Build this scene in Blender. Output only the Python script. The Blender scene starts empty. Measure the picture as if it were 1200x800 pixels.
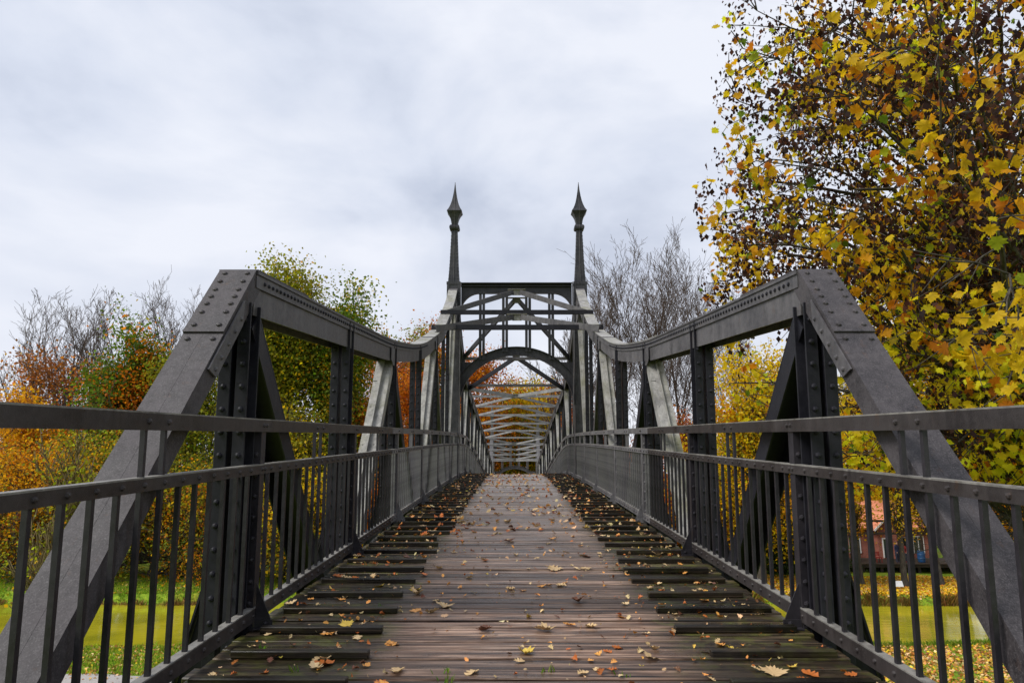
import bpy, bmesh, math, random
import numpy as np
from mathutils import Vector, Matrix

# ------------------------------------------------------------------ camera, world, sun
S = bpy.context.scene
C = S.collection
PI = math.pi
SLOPE = math.atan(0.065)          # the near half of the bridge climbs gently
EYE = 1.18                        # eye above the deck, in the frame of the bridge
CAMX = -0.085
CAMZ = 8.0                        # eye above the near bank
F = 800.0 / 1200.0
PITCH = math.atan(110 / 800.0) + SLOPE

cam_d = bpy.data.cameras.new('camera')
cam_d.sensor_width = 36.0
cam_d.lens = 36.0 * F
cam_d.clip_start = 0.05
cam_d.clip_end = 3000
cam = bpy.data.objects.new('camera', cam_d)
C.objects.link(cam)
cam.rotation_euler = (PI / 2 + PITCH, 0, 0.0025)
cam.location = (CAMX, 0, CAMZ)
S.camera = cam

W = bpy.data.worlds.new('World')
S.world = W
W.use_nodes = True
nt = W.node_tree
nt.nodes.clear()
N = nt.nodes.new
L = nt.links.new
out = N('ShaderNodeOutputWorld')
sky = N('ShaderNodeTexSky')
sky.sky_type = 'NISHITA'
sky.sun_disc = False
SUN_EL, SUN_AZ = math.radians(48), math.radians(-118)     # behind the left shoulder, veiled by cloud
sky.sun_elevation = SUN_EL
sky.sun_rotation = SUN_AZ
bg1 = N('ShaderNodeBackground'); bg1.inputs[1].default_value = 0.10
L(sky.outputs[0], bg1.inputs[0])
tc = N('ShaderNodeTexCoord')
mp = N('ShaderNodeMapping'); mp.inputs['Scale'].default_value = (1.0, 1.0, 2.0)
mp.inputs['Location'].default_value = (0.35, 0.2, 0.1)
L(tc.outputs['Generated'], mp.inputs[0])
n1 = N('ShaderNodeTexNoise'); n1.inputs['Scale'].default_value = 2.3; n1.inputs['Detail'].default_value = 8
n1.inputs['Roughness'].default_value = 0.52; n1.inputs['Distortion'].default_value = 0.2
L(mp.outputs[0], n1.inputs['Vector'])
cr = N('ShaderNodeValToRGB')
cr.color_ramp.elements[0].position = 0.38; cr.color_ramp.elements[0].color = (0.39, 0.43, 0.525, 1)
cr.color_ramp.elements[1].position = 0.62; cr.color_ramp.elements[1].color = (0.645, 0.665, 0.725, 1)
e = cr.color_ramp.elements.new(0.5); e.color = (0.53, 0.565, 0.65, 1)
L(n1.outputs[0], cr.inputs[0])
# thin cloud towards the horizon is paler
sep = N('ShaderNodeSeparateXYZ'); L(tc.outputs['Generated'], sep.inputs[0])
mr = N('ShaderNodeMapRange'); mr.inputs[1].default_value = 0.0; mr.inputs[2].default_value = 0.42
mr.inputs[3].default_value = 0.75; mr.inputs[4].default_value = 0.0
L(sep.outputs[2], mr.inputs[0])
mxc = N('ShaderNodeMixRGB'); mxc.inputs[2].default_value = (0.65, 0.655, 0.70, 1)
L(mr.outputs[0], mxc.inputs[0]); L(cr.outputs[0], mxc.inputs[1])
bg2 = N('ShaderNodeBackground'); bg2.inputs[1].default_value = 1.0
L(mxc.outputs[0], bg2.inputs[0])
mx = N('ShaderNodeMixShader'); mx.inputs[0].default_value = 0.93
L(bg1.outputs[0], mx.inputs[1]); L(bg2.outputs[0], mx.inputs[2]); L(mx.outputs[0], out.inputs[0])

sd = bpy.data.lights.new('sun', 'SUN')
sd.energy = 2.3; sd.angle = math.radians(24); sd.color = (1.0, 0.965, 0.91)
so = bpy.data.objects.new('sun', sd); C.objects.link(so)
sdir = Vector((math.cos(SUN_EL) * math.sin(SUN_AZ), math.cos(SUN_EL) * math.cos(SUN_AZ), math.sin(SUN_EL)))
so.rotation_euler = sdir.to_track_quat('Z', 'Y').to_euler()
so.location = (0, 0, 60)

S.view_settings.view_transform = 'Standard'
S.view_settings.look = 'None'
S.view_settings.exposure = 0.50
S.view_settings.gamma = 1.0
S.render.resolution_x = 1024
S.render.resolution_y = 682
S.render.engine = 'CYCLES'

# ------------------------------------------------------------------ materials
def mat(name, base, rough=0.6, spec=0.5, metal=0.0):
    m = bpy.data.materials.new(name); m.use_nodes = True
    b = m.node_tree.nodes['Principled BSDF']
    b.inputs['Base Color'].default_value = (*base, 1)
    b.inputs['Roughness'].default_value = rough
    b.inputs['Specular IOR Level'].default_value = spec
    b.inputs['Metallic'].default_value = metal
    return m, m.node_tree, b

def noise(t, scale, detail=4, rough=0.55, vec=None, dist=0.0):
    n = t.nodes.new('ShaderNodeTexNoise')
    n.inputs['Scale'].default_value = scale; n.inputs['Detail'].default_value = detail
    n.inputs['Roughness'].default_value = rough; n.inputs['Distortion'].default_value = dist
    if vec is not None: t.links.new(vec, n.inputs['Vector'])
    return n

def ramp(t, fac, stops):
    r = t.nodes.new('ShaderNodeValToRGB')
    els = r.color_ramp.elements
    while len(els) < len(stops): els.new(0.5)
    for el, (p, c) in zip(els, stops):
        el.position = p
        el.color = (*c, 1) if len(c) == 3 else c
    t.links.new(fac, r.inputs[0])
    return r

def mixc(t, fac, a, b, mode='MIX'):
    m = t.nodes.new('ShaderNodeMixRGB'); m.blend_type = mode
    for i, x in enumerate((fac, a, b)):
        if isinstance(x, (int, float)): m.inputs[i].default_value = x
        elif isinstance(x, tuple): m.inputs[i].default_value = (*x, 1)
        else: t.links.new(x, m.inputs[i])
    return m

def bump(t, b, h, strength, dist):
    n = t.nodes.new('ShaderNodeBump')
    n.inputs['Strength'].default_value = strength; n.inputs['Distance'].default_value = dist
    t.links.new(h, n.inputs['Height']); t.links.new(n.outputs[0], b.inputs['Normal'])
    return n

def objco(t, scale=(1, 1, 1)):
    c = t.nodes.new('ShaderNodeTexCoord'); m = t.nodes.new('ShaderNodeMapping')
    m.inputs['Scale'].default_value = scale
    t.links.new(c.outputs['Object'], m.inputs[0])
    return m.outputs[0]

def paint(name, dark, light, speck, rough=0.45, streak=0.35, moss=0.0, speckamt=(0.60, 0.72), spec=0.36, fine=150):
    m, t, b = mat(name, dark, rough)
    co = objco(t)
    n1 = noise(t, 3.2, 6, 0.6, co)
    n1b = noise(t, 26, 5, 0.7, co); av = mixc(t, 0.42, n1.outputs[0], n1b.outputs[0])
    r1 = ramp(t, av.outputs[0], [(0.40, dark), (0.60, light)])
    b.inputs['Specular IOR Level'].default_value = spec
    n2 = noise(t, fine, 4, 0.8, co)
    r2 = ramp(t, n2.outputs[0], [(speckamt[0], (0, 0, 0)), (speckamt[1], (1, 1, 1))])
    c1 = mixc(t, r2.outputs[0], r1.outputs[0], speck)
    n3 = noise(t, 6, 5, 0.65, objco(t, (2.2, 2.2, 0.35)))
    r3 = ramp(t, n3.outputs[0], [(0.45, (0, 0, 0)), (0.75, (1, 1, 1))])
    ms = t.nodes.new('ShaderNodeMath'); ms.operation = 'MULTIPLY'; ms.inputs[1].default_value = streak
    t.links.new(r3.outputs[0], ms.inputs[0])
    c2 = mixc(t, ms.outputs[0], c1.outputs[0], tuple(x * 1.7 for x in light))
    n5 = noise(t, 9, 6, 0.75, objco(t, (1.6, 1.6, 0.7)), 0.5)
    r5 = ramp(t, n5.outputs[0], [(0.60, (0, 0, 0)), (0.74, (0.55, 0.55, 0.55))])
    last = mixc(t, r5.outputs[0], c2.outputs[0], (light[0] * 1.15 + .02, light[1] * .72 + .008, light[2] * .45))
    c2 = last
    if moss:
        n4 = noise(t, 1.7, 6, 0.7, co)
        r4 = ramp(t, n4.outputs[0], [(0.48, (0, 0, 0)), (0.7, (moss, moss, moss))])
        last = mixc(t, r4.outputs[0], c2.outputs[0], (0.14, 0.14, 0.055))
    t.links.new(last.outputs[0], b.inputs['Base Color'])
    rr = ramp(t, n1.outputs[0], [(0.3, (rough - 0.1,) * 3), (0.7, (rough + 0.18,) * 3)])
    t.links.new(rr.outputs[0], b.inputs['Roughness'])
    bump(t, b, n2.outputs[0], 0.35, 0.004)
    return m

M = {}
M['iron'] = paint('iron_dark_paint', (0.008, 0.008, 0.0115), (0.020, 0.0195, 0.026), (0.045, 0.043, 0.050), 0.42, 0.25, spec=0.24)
M['iron_mid'] = paint('iron_portal_lit', (0.020, 0.020, 0.024), (0.056, 0.055, 0.061), (0.08, 0.078, 0.084), 0.42, 0.3, spec=0.28)  # same dark iron, lightened to paint in the light falling on the portal
M['iron_grey'] = paint('iron_grey_paint', (0.050, 0.047, 0.051), (0.115, 0.108, 0.112), (0.19, 0.18, 0.185), 0.5, 0.4)
M['iron_light'] = paint('iron_light_grey_paint', (0.15, 0.148, 0.152), (0.29, 0.285, 0.285), (0.38, 0.375, 0.37), 0.5, 0.4)
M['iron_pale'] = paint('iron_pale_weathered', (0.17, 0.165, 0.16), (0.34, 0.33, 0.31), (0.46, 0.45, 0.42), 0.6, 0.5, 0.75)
M['iron_top'] = paint('iron_gritty_top', (0.020, 0.017, 0.019), (0.066, 0.058, 0.062), (0.15, 0.138, 0.142), 0.6, 0.25, 0, (0.50, 0.78), fine=130)
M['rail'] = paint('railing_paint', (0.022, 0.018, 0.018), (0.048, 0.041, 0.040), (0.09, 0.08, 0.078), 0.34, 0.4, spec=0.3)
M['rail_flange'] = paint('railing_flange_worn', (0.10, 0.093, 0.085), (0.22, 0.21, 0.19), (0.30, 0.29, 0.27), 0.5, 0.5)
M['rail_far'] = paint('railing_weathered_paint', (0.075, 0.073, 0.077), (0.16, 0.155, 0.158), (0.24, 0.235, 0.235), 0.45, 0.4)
M['rail_dark'] = paint('baluster_paint', (0.012, 0.011, 0.014), (0.028, 0.025, 0.030), (0.07, 0.065, 0.07), 0.36, 0.35)

def wood(name, batten=False):
    m, t, b = mat(name, (0.05, 0.035, 0.03), 0.4, 0.34)
    oi = t.nodes.new('ShaderNodeObjectInfo')
    add = t.nodes.new('ShaderNodeVectorMath'); add.operation = 'ADD'
    mul = t.nodes.new('ShaderNodeVectorMath'); mul.operation = 'SCALE'
    cmb = t.nodes.new('ShaderNodeCombineXYZ')
    for i in range(3): t.links.new(oi.outputs['Random'], cmb.inputs[i])
    t.links.new(cmb.outputs[0], mul.inputs[0]); mul.inputs[3].default_value = 37.0
    tcn = t.nodes.new('ShaderNodeTexCoord')
    t.links.new(tcn.outputs['Object'], add.inputs[0]); t.links.new(mul.outputs[0], add.inputs[1])
    mg = t.nodes.new('ShaderNodeMapping'); mg.inputs['Scale'].default_value = (1.3, 42, 42)
    t.links.new(add.outputs[0], mg.inputs[0])
    grain = noise(t, 1.0, 7, 0.65, mg.outputs[0], 0.6)
    mg2 = t.nodes.new('ShaderNodeMapping'); mg2.inputs['Scale'].default_value = (1.2, 5, 5)
    t.links.new(add.outputs[0], mg2.inputs[0])
    patch = noise(t, 1.6, 6, 0.65, mg2.outputs[0])
    centre = ramp(t, grain.outputs[0], [(0.36, (0.008, 0.005, 0.004)), (0.5, (0.10, 0.060, 0.040)), (0.66, (0.34, 0.24, 0.175))])
    side = ramp(t, grain.outputs[0], [(0.36, (0.005, 0.004, 0.003)), (0.55, (0.036, 0.025, 0.014)), (0.70, (0.13, 0.095, 0.06))])
    # wheel and foot wear keeps the middle of the deck clean; the sides stay damp and mossy
    sx = t.nodes.new('ShaderNodeSeparateXYZ'); t.links.new(tcn.outputs['Object'], sx.inputs[0])
    ab = t.nodes.new('ShaderNodeMath'); ab.operation = 'ABSOLUTE'; t.links.new(sx.outputs[0], ab.inputs[0])
    wob = t.nodes.new('ShaderNodeMath'); wob.operation = 'MULTIPLY_ADD'; wob.inputs[1].default_value = 0.5
    t.links.new(patch.outputs[0], wob.inputs[0]); t.links.new(ab.outputs[0], wob.inputs[2])
    wr = ramp(t, wob.outputs[0], [(0.0, (0, 0, 0)), (1.0, (1, 1, 1))])
    mrg = t.nodes.new('ShaderNodeMapRange'); mrg.inputs[1].default_value = 0.98; mrg.inputs[2].default_value = 1.22
    t.links.new(wob.outputs[0], mrg.inputs[0])
    base = mixc(t, mrg.outputs[0] if not batten else 1.0, centre.outputs[0], side.outputs[0])
    # moss
    mo = noise(t, 5.0, 6, 0.7, add.outputs[0])
    mor = ramp(t, mo.outputs[0], [(0.48, (0, 0, 0)), (0.66, (0.75, 0.75, 0.75))])
    mm = t.nodes.new('ShaderNodeMath'); mm.operation = 'MULTIPLY'
    t.links.new(mor.outputs[0], mm.inputs[0])
    if batten: mm.inputs[1].default_value = 0.5
    else: t.links.new(mrg.outputs[0], mm.inputs[1])
    c2 = mixc(t, mm.outputs[0], base.outputs[0], (0.070, 0.078, 0.013))
    # each board weathers differently
    rv = t.nodes.new('ShaderNodeMapRange'); rv.inputs[3].default_value = 0.45; rv.inputs[4].default_value = 1.9
    t.links.new(oi.outputs['Random'], rv.inputs[0])
    pr = ramp(t, patch.outputs[0], [(0.35, (0.6, 0.6, 0.6)), (0.7, (1.35, 1.3, 1.3))])
    c3 = mixc(t, 1.0, c2.outputs[0], pr.outputs[0], 'MULTIPLY')
    if batten: rv.inputs[3].default_value = .28; rv.inputs[4].default_value = .8
    hs = t.nodes.new('ShaderNodeHueSaturation'); t.links.new(rv.outputs[0], hs.inputs['Value'])
    t.links.new(c3.outputs[0], hs.inputs['Color'])
    # towards the crest the grazing sky reflection is painted into the middle boards' colour
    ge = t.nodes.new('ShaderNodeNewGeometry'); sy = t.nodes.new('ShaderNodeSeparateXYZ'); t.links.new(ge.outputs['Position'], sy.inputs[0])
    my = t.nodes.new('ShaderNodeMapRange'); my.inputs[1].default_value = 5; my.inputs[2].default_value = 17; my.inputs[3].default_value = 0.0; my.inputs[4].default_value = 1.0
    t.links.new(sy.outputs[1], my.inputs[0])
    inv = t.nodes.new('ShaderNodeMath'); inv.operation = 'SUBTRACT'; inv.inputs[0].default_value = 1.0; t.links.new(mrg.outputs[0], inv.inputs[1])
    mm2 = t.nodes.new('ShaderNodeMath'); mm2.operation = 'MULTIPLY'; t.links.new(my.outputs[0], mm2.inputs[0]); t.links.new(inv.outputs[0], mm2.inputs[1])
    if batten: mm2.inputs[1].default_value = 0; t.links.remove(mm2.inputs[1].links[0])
    sheenc = ramp(t, grain.outputs[0], [(0.30, (0.12, 0.095, 0.082)), (0.62, (0.42, 0.36, 0.32))])
    fin = mixc(t, mm2.outputs[0], hs.outputs[0], sheenc.outputs[0])
    t.links.new(fin.outputs[0], b.inputs['Base Color'])
    ro = ramp(t, patch.outputs[0], [(0.38, (0.24,) * 3), (0.66, (0.60,) * 3)])
    t.links.new(ro.outputs[0], b.inputs['Roughness'])
    bump(t, b, grain.outputs[0], 0.6, 0.006)
    return m
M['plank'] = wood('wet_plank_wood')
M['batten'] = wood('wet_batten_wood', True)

def leafmat(name, trans=0.62, rough=0.6, attr=True):
    m, t, b = mat(name, (0.5, 0.3, 0.05), rough, 0.3)
    a = t.nodes.new('ShaderNodeAttribute'); a.attribute_name = 'col'
    t.links.new(a.outputs['Color'], b.inputs['Base Color'])
    tr = t.nodes.new('ShaderNodeBsdfTranslucent'); t.links.new(a.outputs['Color'], tr.inputs[0])
    mxs = t.nodes.new('ShaderNodeMixShader'); mxs.inputs[0].default_value = trans
    o = t.nodes['Material Output']
    t.links.new(b.outputs[0], mxs.inputs[1]); t.links.new(tr.outputs[0], mxs.inputs[2]); t.links.new(mxs.outputs[0], o.inputs[0])
    return m
M['leaf'] = leafmat('autumn_leaf')
M['dry_leaf'] = leafmat('dry_fallen_leaf', 0.08, 0.45)

def simple(name, c0, c1, scale=4, rough=0.8, bs=0.3, bd=0.02, spec=0.3, stretch=(1, 1, 1)):
    m, t, b = mat(name, c0, rough, spec)
    n = noise(t, scale, 6, 0.6, objco(t, stretch))
    r = ramp(t, n.outputs[0], [(0.35, c0), (0.68, c1)])
    t.links.new(r.outputs[0], b.inputs['Base Color'])
    bump(t, b, n.outputs[0], bs, bd)
    return m
M['bark'] = simple('bark', (0.035, 0.030, 0.024), (0.10, 0.088, 0.070), 5, 0.9, 0.6, 0.03, 0.2, (3, 3, 0.6))
M['bark_grey'] = simple('bark_grey_twigs', (0.066, 0.047, 0.038), (0.135, 0.102, 0.086), 4, 0.9, 0.4, 0.03, 0.2)
M['bark_tan'] = simple('bark_tan', (0.12, 0.085, 0.04), (0.24, 0.18, 0.09), 6, 0.9, 0.4, 0.02, 0.2, (3, 3, 0.6))
M['stone'] = simple('abutment_stone', (0.18, 0.17, 0.15), (0.32, 0.30, 0.27), 2.5, 0.85)
M['gravel'] = simple('path_gravel', (0.30, 0.28, 0.26), (0.44, 0.41, 0.39), 14, 0.95, 0.4, 0.01)
M['terrace_wood'] = simple('terrace_dark_timber', (0.022, 0.015, 0.010), (0.05, 0.036, 0.025), 3, 0.7)
M['white'] = simple('white_paint', (0.6, 0.6, 0.58), (0.72, 0.72, 0.70), 3, 0.5)
M['glass'] = mat('dark_window_glass', (0.02, 0.03, 0.03), 0.12, 0.6)[0]
M['red_cloth'] = simple('red_cloth', (0.16, 0.015, 0.015), (0.26, 0.03, 0.025), 8, 0.9)
M['blue_cloth'] = simple('dark_blue_cloth', (0.015, 0.02, 0.05), (0.03, 0.04, 0.09), 8, 0.9)
M['jeans'] = simple('jeans_cloth', (0.02, 0.025, 0.04), (0.04, 0.05, 0.08), 8, 0.9)
M['skin'] = simple('skin', (0.42, 0.25, 0.18), (0.5, 0.3, 0.22), 4, 0.6)
M['hair'] = simple('hair', (0.03, 0.02, 0.012), (0.06, 0.04, 0.02), 9, 0.7)
M['blue_plastic'] = simple('blue_plastic', (0.015, 0.06, 0.15), (0.02, 0.08, 0.20), 3, 0.4)

def ground_mat():
    m, t, b = mat('meadow_ground', (0.06, 0.09, 0.02), 0.95, 0.15)
    co = objco(t)
    n1 = noise(t, 0.22, 7, 0.62, co); n2 = noise(t, 3.0, 6, 0.7, co); n3 = noise(t, 22, 3, 0.7, co)
    g = ramp(t, n2.outputs[0], [(0.3, (0.07, 0.12, 0.010)), (0.5, (0.17, 0.27, 0.018)), (0.72, (0.36, 0.42, 0.03))])
    d = ramp(t, n3.outputs[0], [(0.35, (0.20, 0.08, 0.02)), (0.6, (0.50, 0.27, 0.05))])
    f = ramp(t, n1.outputs[0], [(0.50, (0, 0, 0)), (0.68, (0.55, 0.55, 0.55))])
    c = mixc(t, f.outputs[0], g.outputs[0], d.outputs[0])
    t.links.new(c.outputs[0], b.inputs['Base Color'])
    bump(t, b, n2.outputs[0], 0.8, 0.12)
    return m
M['ground'] = ground_mat()

def water_mat():
    m, t, b = mat('murky_green_water', (0.125, 0.118, 0.010), 0.07, 0.5)
    co = objco(t, (0.5, 1.6, 1))
    n = noise(t, 1.3, 5, 0.55, co)
    bump(t, b, n.outputs[0], 0.25, 0.05)
    n2 = noise(t, 0.25, 3, 0.5, objco(t))
    r = ramp(t, n2.outputs[0], [(0.35, (0.24, 0.23, 0.012)), (0.65, (0.42, 0.37, 0.018))])
    t.links.new(r.outputs[0], b.inputs['Base Color'])
    return m
M['water'] = water_mat()

def brick_mat(name, c1, c2, mortar, scale, rough=0.85, w=0.5, h=0.25):
    m, t, b = mat(name, c1, rough, 0.25)
    tcn = t.nodes.new('ShaderNodeTexCoord'); mpn = t.nodes.new('ShaderNodeMapping')
    mpn.inputs['Rotation'].default_value = (PI / 2, 0, 0)
    t.links.new(tcn.outputs['Object'], mpn.inputs[0])
    br = t.nodes.new('ShaderNodeTexBrick'); br.inputs['Scale'].default_value = scale
    br.inputs['Color1'].default_value = (*c1, 1); br.inputs['Color2'].default_value = (*c2, 1)
    br.inputs['Mortar'].default_value = (*mortar, 1); br.inputs['Mortar Size'].default_value = 0.02
    br.inputs['Brick Width'].default_value = w; br.inputs['Row Height'].default_value = h
    t.links.new(mpn.outputs[0], br.inputs[0])
    n = noise(t, 0.8, 5, 0.6, objco(t))
    r = ramp(t, n.outputs[0], [(0.3, (0.7, 0.7, 0.7)), (0.7, (1.2, 1.2, 1.2))])
    c = mixc(t, 1.0, br.outputs[0], r.outputs[0], 'MULTIPLY')
    t.links.new(c.outputs[0], b.inputs['Base Color'])
    bump(t, b, br.outputs['Fac'], -0.4, 0.02)
    return m
M['brick'] = brick_mat('red_brick', (0.25, 0.065, 0.04), (0.33, 0.10, 0.065), (0.28, 0.22, 0.19), 2.0)
M['tile'] = brick_mat('clay_roof_tile', (0.62, 0.22, 0.12), (0.72, 0.30, 0.18), (0.30, 0.11, 0.07), 1.6, 0.7, 0.4, 0.5)

# ------------------------------------------------------------------ mesh helpers
RIV = []
for ring, (rr, hh) in enumerate(((1.0, 0.0), (0.80, 0.60))):
    for k in range(6):
        a = k * PI / 3 + 0.3
        RIV.append((rr * math.cos(a), rr * math.sin(a), hh))
RIV.append((0, 0, 0.88))
RIVF = [(k, (k + 1) % 6, 6 + (k + 1) % 6, 6 + k) for k in range(6)] + [(6 + k, 6 + (k + 1) % 6, 12) for k in range(6)]

class MB:
    def __init__(self): self.v = []; self.f = []
    def add(self, vs, fs):
        o = len(self.v); self.v += [tuple(p) for p in vs]; self.f += [tuple(i + o for i in q) for q in fs]
    def box(self, x0, x1, y0, y1, z0, z1):
        self.add([(x0, y0, z0), (x1, y0, z0), (x1, y1, z0), (x0, y1, z0), (x0, y0, z1), (x1, y0, z1), (x1, y1, z1), (x0, y1, z1)],
                 [(0, 3, 2, 1), (4, 5, 6, 7), (0, 1, 5, 4), (1, 2, 6, 5), (2, 3, 7, 6), (3, 0, 4, 7)])
    def prism(self, poly, p0, p1, u, v):
        p0, p1, u, v = Vector(p0), Vector(p1), Vector(u).normalized(), Vector(v).normalized()
        n = len(poly)
        vs = [p0 + u * a + v * b for a, b in poly] + [p1 + u * a + v * b for a, b in poly]
        fs = [(i, (i + 1) % n, n + (i + 1) % n, n + i) for i in range(n)]
        fs += [tuple(range(n - 1, -1, -1)), tuple(range(n, 2 * n))]
        self.add(vs, fs)
    def bar(self, p0, p1, w, h, side=(1, 0, 0)):
        """solid bar between two points, w across 'side', h across the other direction, centred"""
        p0, p1 = Vector(p0), Vector(p1)
        d = (p1 - p0).normalized(); u = Vector(side); u = (u - d * u.dot(d)).normalized(); v = d.cross(u)
        self.prism([(-w / 2, -h / 2), (w / 2, -h / 2), (w / 2, h / 2), (-w / 2, h / 2)], p0, p1, u, v)
    def plate(self, pts, n, th):
        """flat polygon given in space, thickened along n"""
        n = Vector(n).normalized() * th; k = len(pts)
        vs = [Vector(p) for p in pts] + [Vector(p) + n for p in pts]
        fs = [(i, (i + 1) % k, k + (i + 1) % k, k + i) for i in range(k)] + [tuple(range(k - 1, -1, -1)), tuple(range(k, 2 * k))]
        self.add(vs, fs)
    def sweep(self, path, x0, x1, n0, n1, vertical=False):
        """rectangle x0..x1 by n0..n1 swept along a path of (y, z)"""
        m = len(path); vs = []
        for i, (y, z) in enumerate(path):
            a = path[max(i - 1, 0)]; b = path[min(i + 1, m - 1)]
            ty, tz = b[0] - a[0], b[1] - a[1]; l = math.hypot(ty, tz)
            ny, nz = (0, 1) if vertical else (-tz / l, ty / l)
            for x, n in ((x0, n0), (x1, n0), (x1, n1), (x0, n1)):
                vs.append((x, y + ny * n, z + nz * n))
        fs = []
        for i in range(m - 1):
            for k in range(4):
                fs.append((4 * i + k, 4 * i + (k + 1) % 4, 4 * i + 4 + (k + 1) % 4, 4 * i + 4 + k))
        fs += [(3, 2, 1, 0), tuple(4 * (m - 1) + k for k in range(4))]
        self.add(vs, fs)
    def rivet(self, p, n, r=0.016):
        n = Vector(n).normalized(); q = n.to_track_quat('Z', 'Y'); p = Vector(p)
        self.add([p + q @ Vector((a * r, b * r, c * r)) for a, b, c in RIV], RIVF)
    def tube(self, p0, p1, r0, r1=None, n=8):
        r1 = r0 if r1 is None else r1
        p0, p1 = Vector(p0), Vector(p1); q = (p1 - p0).to_track_quat('Z', 'Y')
        vs = []
        for p, r in ((p0, r0), (p1, r1)):
            for k in range(n):
                a = 2 * PI * k / n; vs.append(p + q @ Vector((r * math.cos(a), r * math.sin(a), 0)))
        fs = [(k, (k + 1) % n, n + (k + 1) % n, n + k) for k in range(n)] + [tuple(range(n - 1, -1, -1)), tuple(range(n, 2 * n))]
        self.add(vs, fs)
    def mesh(self, name, m):
        me = bpy.data.meshes.new(name); me.from_pydata(self.v, [], self.f)
        bm = bmesh.new(); bm.from_mesh(me); bmesh.ops.recalc_face_normals(bm, faces=bm.faces); bm.to_mesh(me); bm.free()
        me.materials.append(m); me.update()
        return me
    def build(self, name, m, parent=None, kind=None, bevel=0.0):
        o = bpy.data.objects.new(name, self.mesh(name, m)); C.objects.link(o)
        if parent is not None: o.parent = parent
        if kind: o['kind'] = kind
        if bevel:
            b = o.modifiers.new('bevel', 'BEVEL'); b.width = bevel; b.segments = 1; b.limit_method = 'ANGLE'; b.angle_limit = 0.6
        return o

def put(name, me, parent, loc, rot=(0, 0, 0), scale=(1, 1, 1)):
    o = bpy.data.objects.new(name, me); C.objects.link(o); o.parent = parent
    o.location = loc; o.rotation_euler = rot; o.scale = scale
    return o
def tag(o, label, cat, group=None):
    o['label'] = label; o['category'] = cat
    if group: o['group'] = group
    return o
def empty(name, loc=(0, 0, 0), rz=0.0):
    o = bpy.data.objects.new(name, None); C.objects.link(o); o.location = loc; o.rotation_euler = (0, 0, rz)
    o.empty_display_size = 0.2
    return o

def np_mesh(name, V, Fc, m, cols=None, smooth=False):
    """V (n,3); Fc (f,k) faces of one size; cols (n,3)"""
    me = bpy.data.meshes.new(name); n = len(V); f, k = Fc.shape
    me.vertices.add(n); me.vertices.foreach_set('co', np.ascontiguousarray(V, dtype=np.float32).ravel())
    me.loops.add(f * k); me.loops.foreach_set('vertex_index', np.ascontiguousarray(Fc, dtype=np.int32).ravel())
    me.polygons.add(f); me.polygons.foreach_set('loop_start', np.arange(0, f * k, k, dtype=np.int32))
    me.polygons.foreach_set('loop_total', np.full(f, k, dtype=np.int32))
    if cols is not None:
        a = me.attributes.new('col', 'FLOAT_COLOR', 'POINT')
        a.data.foreach_set('color', np.concatenate([cols, np.ones((n, 1))], 1).astype(np.float32).ravel())
    me.materials.append(m); me.update(calc_edges=True); me.validate()
    return me
def np_obj(name, me, parent=None, kind=None):
    o = bpy.data.objects.new(name, me); C.objects.link(o)
    if parent is not None: o.parent = parent
    if kind: o['kind'] = kind
    return o

def interp(tab, y):
    if y <= tab[0][0]: return tab[0][1]
    for (a, za), (b, zb) in zip(tab, tab[1:]):
        if y <= b: return za + (zb - za) * (y - a) / (b - a)
    return tab[-1][1]
def smooth_tab(tab, step=0.15):
    ys = np.arange(tab[0][0], tab[-1][0] + 1e-6, step)
    z = np.interp(ys, [a for a, _ in tab], [b for _, b in tab])
    zp = np.pad(z, 4, mode='reflect', reflect_type='odd'); k = np.ones(9) / 9
    z = np.convolve(zp, k, mode='valid')
    return list(zip(ys.tolist(), z.tolist()))

# ------------------------------------------------------------------ the bridge (built level, then tilted by its own slope)
bridge = empty('iron_bridge')
bridge.rotation_euler = (SLOPE, 0, 0)
e3 = Vector((0, -math.sin(SLOPE) * EYE, math.cos(SLOPE) * EYE))
bridge.location = Vector((0, 0, CAMZ)) - e3
tag(bridge, 'old riveted iron truss footbridge with wooden deck, railings and a portal carrying two spearhead spires', 'bridge')
def to_world(p):
    return Vector(bridge.location) + Matrix.Rotation(SLOPE, 3, 'X') @ Vector(p)

DK = smooth_tab([(-3, 0), (13, 0), (17, -.015), (20.5, -.05), (23.5, -.12), (25.3, -.27), (27.5, -.53), (29.5, -.79), (32.5, -1.19),
      (36.4, -1.74), (40, -2.30), (44.3, -3.0), (48.5, -3.70), (53, -4.48), (56.3, -5.05), (60, -5.7)])
def dz(y): return interp(DK, y)
def dslope(y): return math.atan2(dz(y + .3) - dz(y - .3), .6)
PAN = 2.6; Y0 = 4.31
def ny(i): return Y0 + PAN * i
NP1, NP2 = 6, 20
YP1, YP2 = ny(NP1), ny(NP2)
_ch = [(4.31, 1.05), (6.8, 1.165), (9.3, 1.29), (10.9, 1.45), (11.9, 1.58), (12.9, 1.75), (13.9, 1.99), (15, 2.24), (16.4, 2.65), (17.5, 3.12),
       (18.5, 3.56), (19.3, 4.0), (19.75, 4.33)]
CH1 = smooth_tab([(a, b + EYE) for a, b in _ch], 0.12)
_ch2 = [(20.05, 4.33), (20.5, 3.95), (21.2, 3.45), (22.5, 2.78), (23.8, 2.25), (25.1, 1.86), (27.7, 1.5), (30.3, 1.22), (32.9, .9), (35.5, .55), (38.1, .2),
        (40.7, -.19), (43.3, -.59), (45.9, -1.0), (48.5, -1.40), (51.1, -1.80), (53.7, -2.15), (54.6, -1.7), (55.4, -.9), (56.1, .1)]
CH2 = smooth_tab([(a, b + EYE) for a, b in _ch2], 0.2)
def chz(y): return interp(CH1, y) if y < YP1 else interp(CH2, y)
XC = 1.863                        # truss plane
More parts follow.
